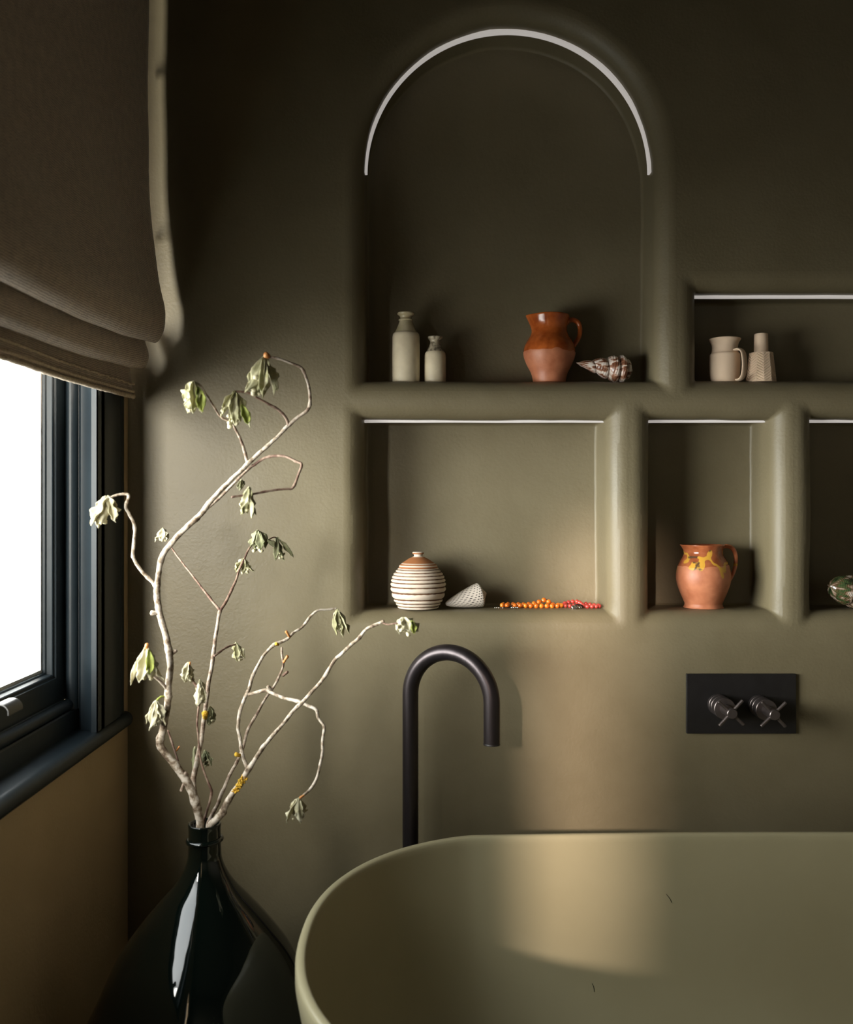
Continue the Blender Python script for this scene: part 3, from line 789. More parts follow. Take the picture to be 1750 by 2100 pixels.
# shells ---------------------------------------------------------------
def dot_mat():
    m, n, l, b = new_mat('dotted_cone_shell'); b.inputs['Roughness'].default_value = .3; b.inputs['Coat Weight'].default_value = .3
    uv = n.new('ShaderNodeUVMap'); sp_ = n.new('ShaderNodeSeparateXYZ'); l.new(uv.outputs[0], sp_.inputs[0])
    def mth(op, a, bb):
        q = n.new('ShaderNodeMath'); q.operation = op
        for i, v in enumerate((a, bb)):
            if v is None: continue
            if isinstance(v, (int, float)): q.inputs[i].default_value = v
            else: l.new(v, q.inputs[i])
        return q.outputs[0]
    nz = n.new('ShaderNodeTexNoise'); nz.inputs['Scale'].default_value = 9; l.new(uv.outputs[0], nz.inputs['Vector'])
    wob_ = mth('MULTIPLY', nz.outputs[0], .5)
    v = mth('MULTIPLY', sp_.outputs['X'], 30); v = mth('ADD', v, wob_)
    u = mth('MULTIPLY', sp_.outputs['Y'], 21); u = mth('ADD', u, mth('MULTIPLY', mth('FLOOR', v, None), .37))
    fu = mth('SUBTRACT', mth('FRACT', u, None), .5); fv = mth('SUBTRACT', mth('FRACT', v, None), .5)
    du = mth('MULTIPLY', fu, fu); dv = mth('MULTIPLY', mth('MULTIPLY', fv, fv), 2.2)
    d = mth('ADD', du, dv)
    w_ = mth('LESS_THAN', d, mth('MULTIPLY', nz.outputs[0], .15))
    mx_ = n.new('ShaderNodeMix'); mx_.data_type = 'RGBA'; l.new(w_, mx_.inputs[0]); mx_.inputs[6].default_value = (.66, .58, .50, 1); mx_.inputs[7].default_value = (.035, .025, .02, 1)
    l.new(mx_.outputs[2], b.inputs['Base Color']); return m
def place_lathe_axis(prof, base, tip_dir, seg=64, deform=None):
    """lathe along tip_dir starting at base; prof = (r, dist)"""
    z = tip_dir.normalized(); x = z.orthogonal().normalized(); y = z.cross(x)
    vs = []; fs = []; uv = []; n = len(prof)
    for i, (r, dz) in enumerate(prof):
        for k in range(seg):
            a = 2*PI*k/seg; rr_ = r
            if deform: rr_ = r*deform(a, i/(n-1))
            vs.append(base+z*dz+(x*math.cos(a)+y*math.sin(a))*rr_); uv.append((k/seg, i/(n-1)))
    for i in range(n-1):
        for k in range(seg): fs.append((i*seg+k, i*seg+(k+1) % seg, (i+1)*seg+(k+1) % seg, (i+1)*seg+k))
    return vs, fs, uv
def cone_shell():
    y = 1.975; k = y/FPX
    zf = Zh(FL_)
    tip = Vector(((914-HX)*k, y-.012, zf+.0085)); r = 25*k
    axis = Vector(((984-914)*k, .016, 0.0)); base = tip+axis; base.z = zf+r*1.02
    ax = (base-tip); L = ax.length
    prof = catmull([[.0, 0], [4*k, .002], [10*k, L*.2], [17*k, L*.5], [22.5*k, L*.8], [25*k, L*.97], [24*k, L*1.03], [19*k, L*1.07], [12*k, L*1.11], [5*k, L*1.17], [0, L*1.21]], 5)
    vs, fs, uv = place_lathe_axis([(max(a, 0), d) for a, d in prof], tip, ax, 72)
    zmin = min(v.z for v in vs); vs = [v+Vector((0, 0, zf-zmin)) for v in vs]
    mb = MB(); mb.add(vs, fs, uv)
    tag(mb.build('cone_shell', dot_mat(), None, True), 'white cone shell with rows of black dots beside the ribbed jar', 'shell')
cone_shell()
def spiral_shell(prof, length, apex, axis, whorls, bulge, up, flare=0, grow=1.0, phase=0, seg=96, nt_=150):
    """coiled shell: a cone whose surface swells between helical sutures. prof: (t, radius)"""
    z = axis.normalized(); x = (up-z*up.dot(z)).normalized(); y = z.cross(x)
    vs = []; uv = []; fs = []
    pc = catmull([list(q) for q in prof], 16)
    def rad(t):
        for i in range(len(pc)-1):
            if pc[i+1][0] >= t: 
                a, b = pc[i], pc[i+1]; q = (t-a[0])/max(1e-9, b[0]-a[0]); return a[1]+(b[1]-a[1])*q
        return pc[-1][1]
    for i in range(nt_+1):
        t = i/nt_
        for k in range(seg):
            a = 2*PI*k/seg
            p = whorls*(1-(1-t)**grow)+phase-k/seg
            f = p % 1.0
            b = math.sin(PI*f)**.6
            r = rad(t)*(1-bulge+bulge*b*1.25)
            r *= 1+.012*math.sin(a*2+t*160)
            if flare: r *= 1+flare*max(0, t-.55)*math.cos(a-2.2)
            vs.append(apex+z*(t*length+.02*length*(b-.5)*(1-t*.5))+(x*math.cos(a)+y*math.sin(a))*r); uv.append((t*3, k/seg*2 if k < seg/2 else 2-k/seg*2))
    for i in range(nt_):
        for k in range(seg): fs.append((i*seg+k, i*seg+(k+1) % seg, (i+1)*seg+(k+1) % seg, (i+1)*seg+k))
    fs.append(tuple(range(seg-1, -1, -1))); fs.append(tuple(nt_*seg+k for k in range(seg)))
    return vs, fs, uv
def shell_mat(name, stops, su=9, sv=4, dist=3, rough=.3, coat=.4):
    m, n, l, b = new_mat(name); b.inputs['Roughness'].default_value = rough; b.inputs['Coat Weight'].default_value = coat
    uv = n.new('ShaderNodeUVMap'); mp = n.new('ShaderNodeMapping'); mp.inputs['Scale'].default_value = (su, sv, 1); l.new(uv.outputs[0], mp.inputs[0])
    nz = n.new('ShaderNodeTexNoise'); nz.inputs['Scale'].default_value = 1; nz.inputs['Detail'].default_value = 4; nz.inputs['Distortion'].default_value = .6; l.new(mp.outputs[0], nz.inputs['Vector'])
    r = n.new('ShaderNodeValToRGB'); l.new(nz.outputs[0], r.inputs[0]); l.new(r.outputs[0], b.inputs['Base Color'])
    r.color_ramp.elements[0].position = stops[0][0]; r.color_ramp.elements[0].color = (*stops[0][1], 1)
    r.color_ramp.elements[1].position = stops[-1][0]; r.color_ramp.elements[1].color = (*stops[-1][1], 1)
    for p_, c_ in stops[1:-1]:
        q = r.color_ramp.elements.new(p_); q.color = (*c_, 1)
    bp2 = n.new('ShaderNodeBump'); bp2.inputs['Strength'].default_value = .3; bp2.inputs['Distance'].default_value = .001; l.new(nz.outputs[0], bp2.inputs['Height']); l.new(bp2.outputs[0], b.inputs['Normal'])
    return m
# pointed sea-snail shell in the arch
k = YO/FPX
ms = shell_mat('banded_shell', [(.40, (.17, .062, .03)), (.47, (.40, .19, .11)), (.52, (.74, .62, .54)), (.7, (.84, .76, .70))], 2.2, 7)
apex = Vector(((1181-HX)*k, YO-.010, Zh(FU)+(UB-746)*k))
vs, fs, uv = spiral_shell([(0, .0008), (.1, 6*k), (.22, 10*k), (.38, 16*k), (.55, 22*k), (.70, 27.5*k), (.82, 28*k), (.93, 21*k), (1, 8*k)], 117*k, apex, Vector((1, .16, -.13)), 5.6, .24, Vector((0, -.3, 1)), grow=.62)
zmin = min(v.z for v in vs); vs = [v+Vector((0, 0, Zh(FU)-zmin)) for v in vs]
mb = MB(); mb.add(vs, fs, uv); tag(mb.build('spiral_shell', ms, None, True), 'pointed spiral shell banded white and brown beside the glossy jug', 'shell')
# dark turban shell at the right edge
yt = 1.970; k = yt/FPX
mt = shell_mat('iridescent_turban', [(.34, (.02, .03, .012)), (.44, (.07, .11, .04)), (.50, (.12, .06, .03)), (.56, (.42, .30, .22)), (.70, (.70, .62, .56))], 1.2, 6, rough=.2, coat=.7)
apex = Vector(((1690-HX)*k, yt-.030, Zh(FL_)+(LB-1196)*k))
vs, fs, uv = spiral_shell([(0, .001), (.07, 13*k), (.20, 22*k), (.40, 28*k), (.62, 31*k), (.80, 31*k), (.93, 24*k), (1, 12*k)], 86*k, apex, Vector((1, .42, -.20)), 3.0, .13, Vector((0, -.2, 1)), flare=.25, grow=.7)
zmin = min(v.z for v in vs); ymax = max(v.y for v in vs); vs = [v+Vector((0, min(0, 2.026-ymax), Zh(FL_)-zmin)) for v in vs]
mb = MB(); mb.add(vs, fs, uv); tag(mb.build('turban_shell', mt, None, True), 'dark green and brown turban shell in the right-hand lower niche', 'shell')

# strings of beads -----------------------------------------------------
def ball(r, n=14, m_=10):
    vs = []; fs = []
    for i in range(m_+1):
        for j in range(n):
            t = PI*i/m_; a = 2*PI*j/n; vs.append((r*math.sin(t)*math.cos(a), r*math.sin(t)*math.sin(a), r*.92*math.cos(t)))
    for i in range(m_):
        for j in range(n): fs.append((i*n+j, i*n+(j+1) % n, (i+1)*n+(j+1) % n, (i+1)*n+j))
    return vs, fs
M['amber'] = mat('amber_bead', (.58, .10, .008), (.80, .24, .02), rough=.22, scale=60, coat=.6)
M['coral'] = mat('red_bead', (.42, .035, .03), (.52, .07, .055), rough=.28, scale=60, coat=.5)
M['string'] = mat('dark_string', (.05, .02, .015), rough=.8)
def bead_string(name, label, path, r, m, loc_px, y, extra):
    k = y/FPX; zf = Zh(FL_)
    o = thing(name, label, 'beads', ((loc_px-HX)*k, y, zf))
    vs, fs = ball(r); me = bpy.data.meshes.new('bead'); me.from_pydata(vs, [], fs); me.materials.append(m)
    me.polygons.foreach_set('use_smooth', [True]*len(me.polygons)); me.update()
    pts = [Vector(((px-HX)*k, y+dy, zf+r*.92+dz)) for px, dy, dz in path]
    sm = [Vector(q) for q in catmull([list(p) for p in pts], 20)]
    # walk along at bead spacing
    place = [sm[0]]; 
    for p in sm:
        if (p-place[-1]).length >= r*1.98: place.append(p)
    st = MB(); sweep(st, sm[::4], [.0007]*len(sm[::4]), 6); st.build('string', M['string'], o, True)
    for i, p in enumerate(place):
        b = bpy.data.objects.new('bead', me); COL.objects.link(b); b.parent = o
        b.location = p-o.location; b.rotation_euler = (random.Random(i).random()*3, random.Random(i+9).random()*3, 0)
    extra(o, k, zf)
def amber_extra(o, k, zf):
    mb = MB()
    pts = [Vector(((px-HX)*k, 1.975+dy, zf+dz)) for px, dy, dz in ((1046, -.020, .003), (1038, -.026, .0025), (1030, -.028, .0025), (1023, -.027, .0022))]
    sweep(mb, pts, [.0014, .0011, .0013, .0009], 8, .3); mb.build('tassel', M['string'], o, True)
    mb = MB()
    for (px, dy) in ((1014, -.027), (1018, -.026), (1022, -.0275), (1027, -.0265), (1030, -.029), (1048, -.022), (1052, -.023), (1056, -.021), (1060, -.022)):
        vs, fs = ball(.0019 if px < 1040 else .0024, 10, 8); q = Vector(((px-HX)*k, 1.975+dy, zf+.0022)); mb.add([Vector(v)+q for v in vs], fs)
    mb.build('silver_charm', M['silver'], o, True)
def coral_extra(o, k, zf):
    mb = MB()
    for i, (px, dy, r_) in enumerate(((1172, -.030, .0042), (1179, -.027, .0040), (1186, -.025, .0034))):
        q = Vector(((px-HX)*k, 1.972+dy, zf+r_*.9))
        vs, fs = ball(r_, 10, 8); mb.add([Vector((v[0]*1.2, v[1]*.6, v[2]))+q for v in vs], fs)
    mb.build('silver_charm', M['silver'], o, True)
    mb = MB(); pts = [Vector(((px-HX)*k, 1.972+dy, zf+dz)) for px, dy, dz in ((1170, -.020, .004), (1178, -.022, .008), (1188, -.020, .008), (1193, -.018, .004), (1184, -.024, .002), (1172, -.024, .003))]
    sweep(mb, [Vector(q) for q in catmull([list(p) for p in pts], 5)], [.0016]*26, 8, .1); mb.build('dark_ring', M['gunmetal'], o, True)
    mb = MB(); q = Vector(((1173-HX)*k, 1.972-.036, zf+.003)); mb.box(q-Vector((.0045, .002, .003)), q+Vector((.0045, .002, .003))); mb.build('silver_tag', M['silver'], o, False, bevel=.0008)
bead_string('bead_string', 'string of orange amber beads lying in the lower niche', [(1040, -.006, 0), (1030, 0, 0), (1034, .010, 0), (1048, .014, 0), (1062, .012, 0), (1076, .010, 0), (1090, .010, .001), (1102, .008, .004), (1113, .010, .008), (1124, .012, .011), (1128, .006, .004), (1136, .004, 0), (1147, .002, 0), (1150, -.008, 0), (1142, -.014, 0), (1130, -.016, 0), (1116, -.017, 0), (1104, -.016, 0), (1092, -.015, 0), (1080, -.012, 0), (1068, -.010, 0), (1056, -.008, 0), (1046, -.008, 0)], .0055, M['amber'], 1090, 1.975, amber_extra)
bead_string('bead_string', 'string of small red beads with silver charms beside the orange beads', [(1184, .004, 0), (1176, -.002, 0), (1168, -.006, 0), (1160, -.002, 0), (1158, .010, .002), (1164, .018, .004), (1174, .020, .006), (1184, .018, .007), (1190, .008, .006), (1193, -.004, .003), (1197, -.014, 0), (1206, -.018, 0), (1216, -.017, 0), (1225, -.013, 0), (1230, -.004, 0), (1222, .004, 0), (1213, .010, .001), (1204, .016, .002)], .0047, M['coral'], 1192, 1.972, coral_extra)

# ------------------------------------------------------------------ demijohn
YV = 1.50; VX = (420-HX)/FPX*YV; kv = YV/FPX
def vz(py): return EYE+(HY-py)*kv
gmv, n_, l_, b_ = new_mat('dark_green_glass')
b_.inputs['Base Color'].default_value = (.002, .004, .003, 1); b_.inputs['Roughness'].default_value = .04; b_.inputs['Specular IOR Level'].default_value = .6
_t = n_.new('ShaderNodeTexCoord'); _n = n_.new('ShaderNodeTexNoise'); _n.inputs['Scale'].default_value = 14; l_.new(_t.outputs['Object'], _n.inputs['Vector'])
_b2 = n_.new('ShaderNodeBump'); _b2.inputs['Strength'].default_value = .05; _b2.inputs['Distance'].default_value = .01; l_.new(_n.outputs[0], _b2.inputs['Height']); l_.new(_b2.outputs[0], b_.inputs['Normal'])
_v = n_.new('ShaderNodeTexVoronoi'); _v.inputs['Scale'].default_value = 220; l_.new(_t.outputs['Object'], _v.inputs['Vector'])
_m = n_.new('ShaderNodeMath'); _m.operation = 'LESS_THAN'; _m.inputs[1].default_value = .10; l_.new(_v.outputs['Distance'], _m.inputs[0])
_nn = n_.new('ShaderNodeTexNoise'); _nn.inputs['Scale'].default_value = 6; l_.new(_t.outputs['Object'], _nn.inputs['Vector'])
_m2 = n_.new('ShaderNodeMath'); _m2.operation = 'GREATER_THAN'; _m2.inputs[1].default_value = .60; l_.new(_nn.outputs[0], _m2.inputs[0])
_m3 = n_.new('ShaderNodeMath'); _m3.operation = 'MULTIPLY'; l_.new(_m.outputs[0], _m3.inputs[0]); l_.new(_m2.outputs[0], _m3.inputs[1])
_mx = n_.new('ShaderNodeMix'); _mx.data_type = 'RGBA'; l_.new(_m3.outputs[0], _mx.inputs[0]); _mx.inputs[6].default_value = (.002, .0038, .0028, 1); _mx.inputs[7].default_value = (.05, .11, .03, 1); l_.new(_mx.outputs[2], b_.inputs['Base Color'])
vase = thing('demijohn', 'large dark green glass demijohn standing on floor left of the bath', 'vase', (VX, YV, 0))
vp = [(0, .004), (.12, .004), (.155, .015), (.185, .07), (.203, .15), (.208, .24), (.203, .32), (.190, vz(2100)-.0), (.168, vz(2040)), (.139, vz(1960)), (.106, vz(1900)), (.074, vz(1850)), (.050, vz(1815)), (.035, vz(1785)), (.0275, vz(1760)), (.0262, vz(1740)), (.0258, vz(1722)), (.0256, vz(1700)), (.0262, vz(1690)), (.0250, vz(1688)), (.0225, vz(1689)), (.0205, vz(1700)), (.0205, vz(1760))]
vp = [(r, z) for r, z in vp]
v_ = MB(); lathe(v_, smooth_prof(vp, 6), (VX, YV), 96); v_.build('body', gmv, vase, True)
rg = MB(); pts = [Vector((VX+.0268*math.cos(2*PI*k/64), YV+.0268*math.sin(2*PI*k/64), vz(1722)+.0012*math.cos(2*PI*k/64))) for k in range(65)]
sweep(rg, pts, [.0036]*65, 12, 0, round_ends=False); rg.build('neck_ring', gmv, vase, True)

# ------------------------------------------------------------------ branches
def bark(name, ca, cb, cc, lichen=None):
    m, n, l, b = new_mat(name); b.inputs['Roughness'].default_value = .8
    t = n.new('ShaderNodeTexCoord')
    nz = n.new('ShaderNodeTexNoise'); nz.inputs['Scale'].default_value = 75; nz.inputs['Detail'].default_value = 7; nz.inputs['Roughness'].default_value = .65; l.new(t.outputs['Object'], nz.inputs['Vector'])
    r = n.new('ShaderNodeValToRGB'); l.new(nz.outputs[0], r.inputs[0])
    r.color_ramp.elements[0].position = .38; r.color_ramp.elements[0].color = (*ca, 1)
    r.color_ramp.elements[1].position = .58; r.color_ramp.elements[1].color = (*cc, 1)
    q = r.color_ramp.elements.new(.46); q.color = (*cb, 1); last = r.outputs[0]
    l.new(last, b.inputs['Base Color'])
    bz = n.new('ShaderNodeTexNoise'); bz.inputs['Scale'].default_value = 300; bz.inputs['Detail'].default_value = 3; l.new(t.outputs['Object'], bz.inputs['Vector'])
    bp2 = n.new('ShaderNodeBump'); bp2.inputs['Strength'].default_value = .7; bp2.inputs['Distance'].default_value = .001; l.new(bz.outputs[0], bp2.inputs['Height']); l.new(bp2.outputs[0], b.inputs['Normal'])
    return m
M['bark'] = bark('pale_bark', (.085, .052, .030), (.245, .185, .125), (.54, .47, .39))
M['bark2'] = bark('brown_bark', (.09, .05, .03), (.21, .145, .10), (.42, .35, .28))
M['twig'] = bark('reddish_twig', (.07, .030, .018), (.14, .075, .05), (.26, .18, .13))
M['lichen'] = mat('yellow_lichen', (.50, .26, .01), (.66, .42, .04), rough=.9, scale=200, bump=1, bscale=500)
M['bud'] = mat('orange_bud', (.42, .14, .03), (.55, .25, .08), rough=.5, scale=150)
def leafm(name, a, b_c, tr):
    m, n, l, b = new_mat(name); b.inputs['Roughness'].default_value = .62
    t = n.new('ShaderNodeTexCoord'); nz = n.new('ShaderNodeTexNoise'); nz.inputs['Scale'].default_value = 55; nz.inputs['Detail'].default_value = 3; l.new(t.outputs['Object'], nz.inputs['Vector'])
    r = n.new('ShaderNodeValToRGB'); l.new(nz.outputs[0], r.inputs[0]); r.color_ramp.elements[0].position = .35; r.color_ramp.elements[1].position = .65
    r.color_ramp.elements[0].color = (*a, 1); r.color_ramp.elements[1].color = (*b_c, 1); l.new(r.outputs[0], b.inputs['Base Color'])
    uv = n.new('ShaderNodeUVMap'); wv = n.new('ShaderNodeTexWave'); wv.bands_direction = 'DIAGONAL'; wv.inputs['Scale'].default_value = 3.5; wv.inputs['Distortion'].default_value = 1; l.new(uv.outputs[0], wv.inputs['Vector'])
    bp2 = n.new('ShaderNodeBump'); bp2.inputs['Strength'].default_value = .5; bp2.inputs['Distance'].default_value = .0008; l.new(wv.outputs['Fac'], bp2.inputs['Height']); l.new(bp2.outputs[0], b.inputs['Normal'])
    tl = n.new('ShaderNodeBsdfTranslucent'); l.new(r.outputs[0], tl.inputs[0]); mx_ = n.new('ShaderNodeMixShader'); mx_.inputs[0].default_value = tr
    out = n['Material Output']; l.new(b.outputs[0], mx_.inputs[1]); l.new(tl.outputs[0], mx_.inputs[2]); l.new(mx_.outputs[0], out.inputs[0])
    return m
M['leaf_pale'] = leafm('felted_pale_leaf', (.40, .38, .19), (.72, .68, .45), .25)
M['leaf_green'] = leafm('fresh_green_leaf', (.22, .26, .05), (.42, .46, .10), .25)
M['leaf_dark'] = leafm('dull_green_leaf', (.20, .21, .10), (.42, .41, .24), .2)
M['leaf_dry'] = leafm('dry_cream_leaf', (.52, .47, .29), (.76, .71, .52), .2)

def add_leaf(mb, root, d, side, L, W, curl, rnd, nl=12, nw=8, fold=.5):
    """one drooping crumpled leaf from root along d, width along side"""
    d = d.normalized(); side = (side-d*side.dot(d)).normalized(); nrm = d.cross(side)
    ph = rnd.random()*9; ph2 = rnd.random()*9; vs = []; uv = []; fs = []
    tw = (rnd.random()-.5)*1.0; lob = 2+rnd.random()*2
    for i in range(nl+1):
        t = i/nl
        w_ = W*.5*(math.sin(PI*min(1, t**.85*.94+.03))**.7)*(.55+.60*t)*(1+.13*math.sin(t*lob*2*PI+ph))
        c = root+d*L*(t-.22*abs(curl)*t*t)+nrm*(curl*L*.42*t*t)+side*(L*.07*math.sin(2.4*t+ph2)*t)
        ca, sa = math.cos(tw*t), math.sin(tw*t); s_ = side*ca+nrm*sa; n_ = nrm*ca-side*sa
        for j in range(nw+1):
            s = (j/nw-.5)*2
            f = fold*abs(s)*w_
            wr = .22*w_*math.sin(5.5*t*PI*.8+s*3.4+ph)*abs(s)+.10*W*math.sin(11*t+ph*3+s*5)*s*s
            tip = -L*.10*abs(s)**1.5*(1 if t > .6 else 0)*(t-.6)*2.5
            vs.append(c+s_*(s*w_*.80)+n_*(f+wr)+d*tip); uv.append((t*4, abs(s)*2))
    for i in range(nl):
        for j in range(nw):
            a = i*(nw+1)+j; fs.append((a, a+1, a+nw+2, a+nw+1))
    mb.add(vs, fs, uv)

def cluster(parent, ax, ay, y, w_, h_, n, seed, mat_name='leaf_pale', lean=0, buds=True, accent=None, spread=1.0):
    """drooping leaves hanging from picture point (ax, ay); w_, h_ in picture pixels"""
    rnd = random.Random(seed); k = y/FPX; root = P(ax, ay, y); w_ *= 1.24; h_ *= 1.14
    mb = MB()
    for i in range(n+2):
        a = 2*PI*(i+rnd.random()*.6)/(n+2)
        out = Vector((math.cos(a), math.sin(a), 0))
        L = h_*k*(.58+.46*rnd.random()); sp_ = (w_*.52/h_)*(.35+.95*rnd.random())*spread
        d = Vector((out.x*sp_+lean, out.y*sp_*.8, -1))
        tg = Vector((-out.y, out.x, 0)); side = (tg+out*(rnd.random()-.5)*.9).normalized()
        add_leaf(mb, root+out*.0010, d, side, L, w_*k*(.34+.20*rnd.random()), rnd.choice((-.5, -.25, .1, .35))*(.6+.6*rnd.random()), rnd, fold=rnd.choice((-.55, .35, .7)))
    c = mb.build('leaf_cluster', M[mat_name], parent, True)
    s_ = c.modifiers.new('thick', 'SOLIDIFY'); s_.thickness = .0008; s_.offset = 0
    if buds:
        bb = MB()
        for i in range(9):
            q = root+Vector((lean*h_*k*.7+(rnd.random()-.5)*w_*k*.36, (rnd.random()-.5)*w_*k*.36, -h_*k*(.42+.38*rnd.random())))
            vs, fs = ball(w_*k*(.045+.035*rnd.random()), 8, 6)
            bb.add([Vector(v)*(1+.35*noise.noise(Vector(v)*700+q*50))+q for v in vs], fs)
        bb.build('blossom', M['leaf_dry'], c, True)
    st_ = MB(); sweep(st_, [root+Vector((0, 0, .001)), root+Vector((lean*.004, 0, -.006))], [.0016, .0022], 8); st_.build('leaf_stalk', M['leaf_pale'], c, True)
    if accent:
        al = MB()
        for (dx, dy_, aw, ah, ln) in accent:
            add_leaf(al, P(ax+dx, ay+dy_, y-.010), Vector((ln, 0, -1)), Vector((1, .35, 0)), ah*k*1.05, aw*k, .2, rnd, fold=.6)
        q = al.build('green_leaf', M['leaf_green'], c, True); s_ = q.modifiers.new('thick', 'SOLIDIFY'); s_.thickness = .0008
    return c

def stick(name, parent, pts, m, y0, y1, seed=0, bump=.16, seg=10):
    """pts: (px, py, r_px); distance runs from y0 to y1 along the stick"""
    n = len(pts); raw = []
    L = [0]
    for i in range(1, n): L.append(L[-1]+math.hypot(pts[i][0]-pts[i-1][0], pts[i][1]-pts[i-1][1]))
    for i, (px, py, r) in enumerate(pts):
        t = L[i]/L[-1]; y = y0+(y1-y0)*t; p = P(px, py, y); raw.append([p.x, p.y, p.z, r*.76*y/FPX])
    sm = catmull(raw, 6)
    rnd = random.Random(seed+77)
    p3 = [Vector(q[:3]) for q in sm]; rd = [q[3] for q in sm]
    # nodes: small swellings every few samples
    for i in range(len(rd)):
        if (i+seed) % 17 < 2: rd[i] *= 1.16
    for i in range(1, len(p3)-1):
        p3[i] = p3[i]+Vector((noise.noise(p3[i]*45+Vector((seed, 0, 0))), 0, noise.noise(p3[i]*45+Vector((0, seed, 0)))))*.0011
    mb = MB(); sweep(mb, p3, rd, seg, bump, seed)
    return mb.build(name, M[m], parent, True)

def knob(name, parent, a, b, r, m, y):
    mb = MB(); p, q = P(a[0], a[1], y), P(b[0], b[1], y-.004)
    sweep(mb, [p, (p+q)/2, q], [r*.8*y/FPX, r*.85*y/FPX, r*y/FPX], 10, .25, 3); return mb.build(name, M[m], parent, True)

# --- thick branch leaning left, then sweeping up to the right
bA = thing('branch', 'thickest pale branch, rising left then curling high to the right', 'branch', P(415, 1700, YV), 'branches in the demijohn')
Y0 = 1.492
stick('stem', bA, [(409, 1735, 9.5), (411, 1700, 10.4), (408, 1672, 11), (397, 1632, 11.5), (385, 1605, 11.2), (370, 1583, 10.5), (350, 1558, 10), (336, 1540, 9.8), (328, 1524, 10.8), (333, 1500, 10), (341, 1465, 9), (345, 1435, 9.4), (347, 1400, 9), (349, 1368, 9), (347, 1335, 9.2), (339, 1300, 8.8), (330, 1268, 8.6), (325, 1245, 8.8), (322, 1212, 8.5), (325, 1178, 7.5), (333, 1142, 7.5), (355, 1110, 7.8), (385, 1080, 7.2), (412, 1055, 7.5), (425, 1036, 7.5), (450, 1008, 6), (480, 978, 5.6), (510, 950, 6), (540, 922, 5.2), (570, 895, 4.8), (592, 873, 5.2)], 'bark', Y0, 1.44, 1)
Yt = 1.44
stick('twig', bA, [(592, 873, 5), (612, 855, 4.6), (632, 840, 4.6), (637, 818, 4.2), (632, 790, 4), (626, 768, 4), (618, 755, 4), (600, 746, 3.6), (575, 737, 3.3), (550, 731, 3.8)], 'bark2', Yt, 1.40, 2)
knob('bud', bA, (551, 731), (545, 727), 6.5, 'bud', 1.40)
cluster(bA, 541, 733, 1.40, 62, 86, 7, 11, 'leaf_pale', -.16)
stick('twig', bA, [(592, 872, 4.6), (586, 856, 4.2), (570, 840, 3.8), (550, 828, 3.4), (530, 817, 3.2), (508, 805, 3), (485, 803, 3)], 'twig', Yt, 1.41, 3)
cluster(bA, 482, 803, 1.41, 62, 80, 6, 12, 'leaf_pale', -.05, accent=[(14, 26, 26, 44, .25)])
stick('twig', bA, [(508, 950, 4.6), (502, 925, 4.2), (493, 900, 3.6), (484, 882, 3.2), (474, 868, 3), (458, 858, 2.8), (447, 848, 2.8), (437, 832, 2.8), (425, 812, 2.8), (412, 792, 2.8), (399, 783, 2.8)], 'bark2', 1.45, 1.40, 4)
cluster(bA, 397, 783, 1.40, 52, 68, 6, 13, 'leaf_pale', -.05, accent=[(8, 10, 30, 54, .28)])
stick('twig', bA, [(518, 955, 4), (535, 945, 3.8), (552, 937, 3.8), (572, 934, 3.8), (592, 938, 3.6), (606, 945, 3.6), (619, 953, 4), (612, 975, 3.4), (600, 1000, 3.6), (585, 1003, 3.2), (560, 1006, 3.2), (530, 1011, 3), (500, 1016, 3), (476, 1020, 3)], 'twig', 1.45, 1.38, 5)
cluster(bA, 511, 1000, 1.39, 40, 58, 5, 14, 'leaf_pale', -.15)
stick('twig', bA, [(424, 1045, 3.5), (445, 1026, 3.6), (475, 997, 3.4), (500, 972, 3.4), (522, 952, 3.4)], 'bark2', 1.47, 1.46, 6)
cluster(bA, 495, 985, 1.47, 18, 22, 3, 15, 'leaf_dark', -.1, False)
stick('twig', bA, [(321, 1206, 5), (312, 1193, 4.6), (300, 1181, 4.6), (286, 1165, 4.4), (276, 1148, 4.2), (273, 1135, 4.6), (275, 1112, 4.4), (277, 1092, 4.2), (274, 1072, 4.4), (264, 1052, 4.4), (258, 1038, 4.4), (264, 1017, 4.4), (254, 1013, 3.4), (240, 1015, 3.2), (225, 1020, 3.4)], 'bark', 1.47, 1.42, 7)
cluster(bA, 222, 1018, 1.42, 62, 62, 7, 16, 'leaf_dry', -.28, spread=1.2)
knob('knot', bA, (328, 1258), (311, 1257), 5.5, 'bark', 1.465)
knob('knot', bA, (350, 1345), (361, 1334), 3.6, 'bark2', 1.475)
stick('twig', bA, [(345, 1420, 4.6), (338, 1408, 4.4), (328, 1397, 4), (318, 1388, 3.4), (308, 1380, 3), (300, 1368, 3), (296, 1345, 3)], 'bark2', 1.475, 1.44, 8)
cluster(bA, 300, 1328, 1.43, 50, 72, 7, 17, 'leaf_dry', -.02, accent=[(5, 4, 26, 52, .10)])
knob('bud', bA, (300, 1330), (302, 1322), 5, 'bud', 1.43)
stick('twig', bA, [(343, 1430, 3), (334, 1428, 2.8), (326, 1432, 2.8), (320, 1440, 2.8)], 'leaf_green', 1.478, 1.46, 9)
cluster(bA, 320, 1438, 1.46, 38, 56, 6, 18, 'leaf_dry', -.02)
stick('twig', bA, [(345, 1498, 2.6), (352, 1518, 2.6), (360, 1545, 2.6), (366, 1565, 2.8), (374, 1588, 3)], 'twig', 1.52, 1.50, 10)
knob('bud', bA, (362, 1540), (368, 1531), 1.8, 'bud', 1.515)
knob('knot', bA, (378, 1603), (372, 1622), 3.2, 'bark2', 1.485)
knob('knot', bA, (385, 1590), (380, 1585), 4, 'bark2', 1.485)

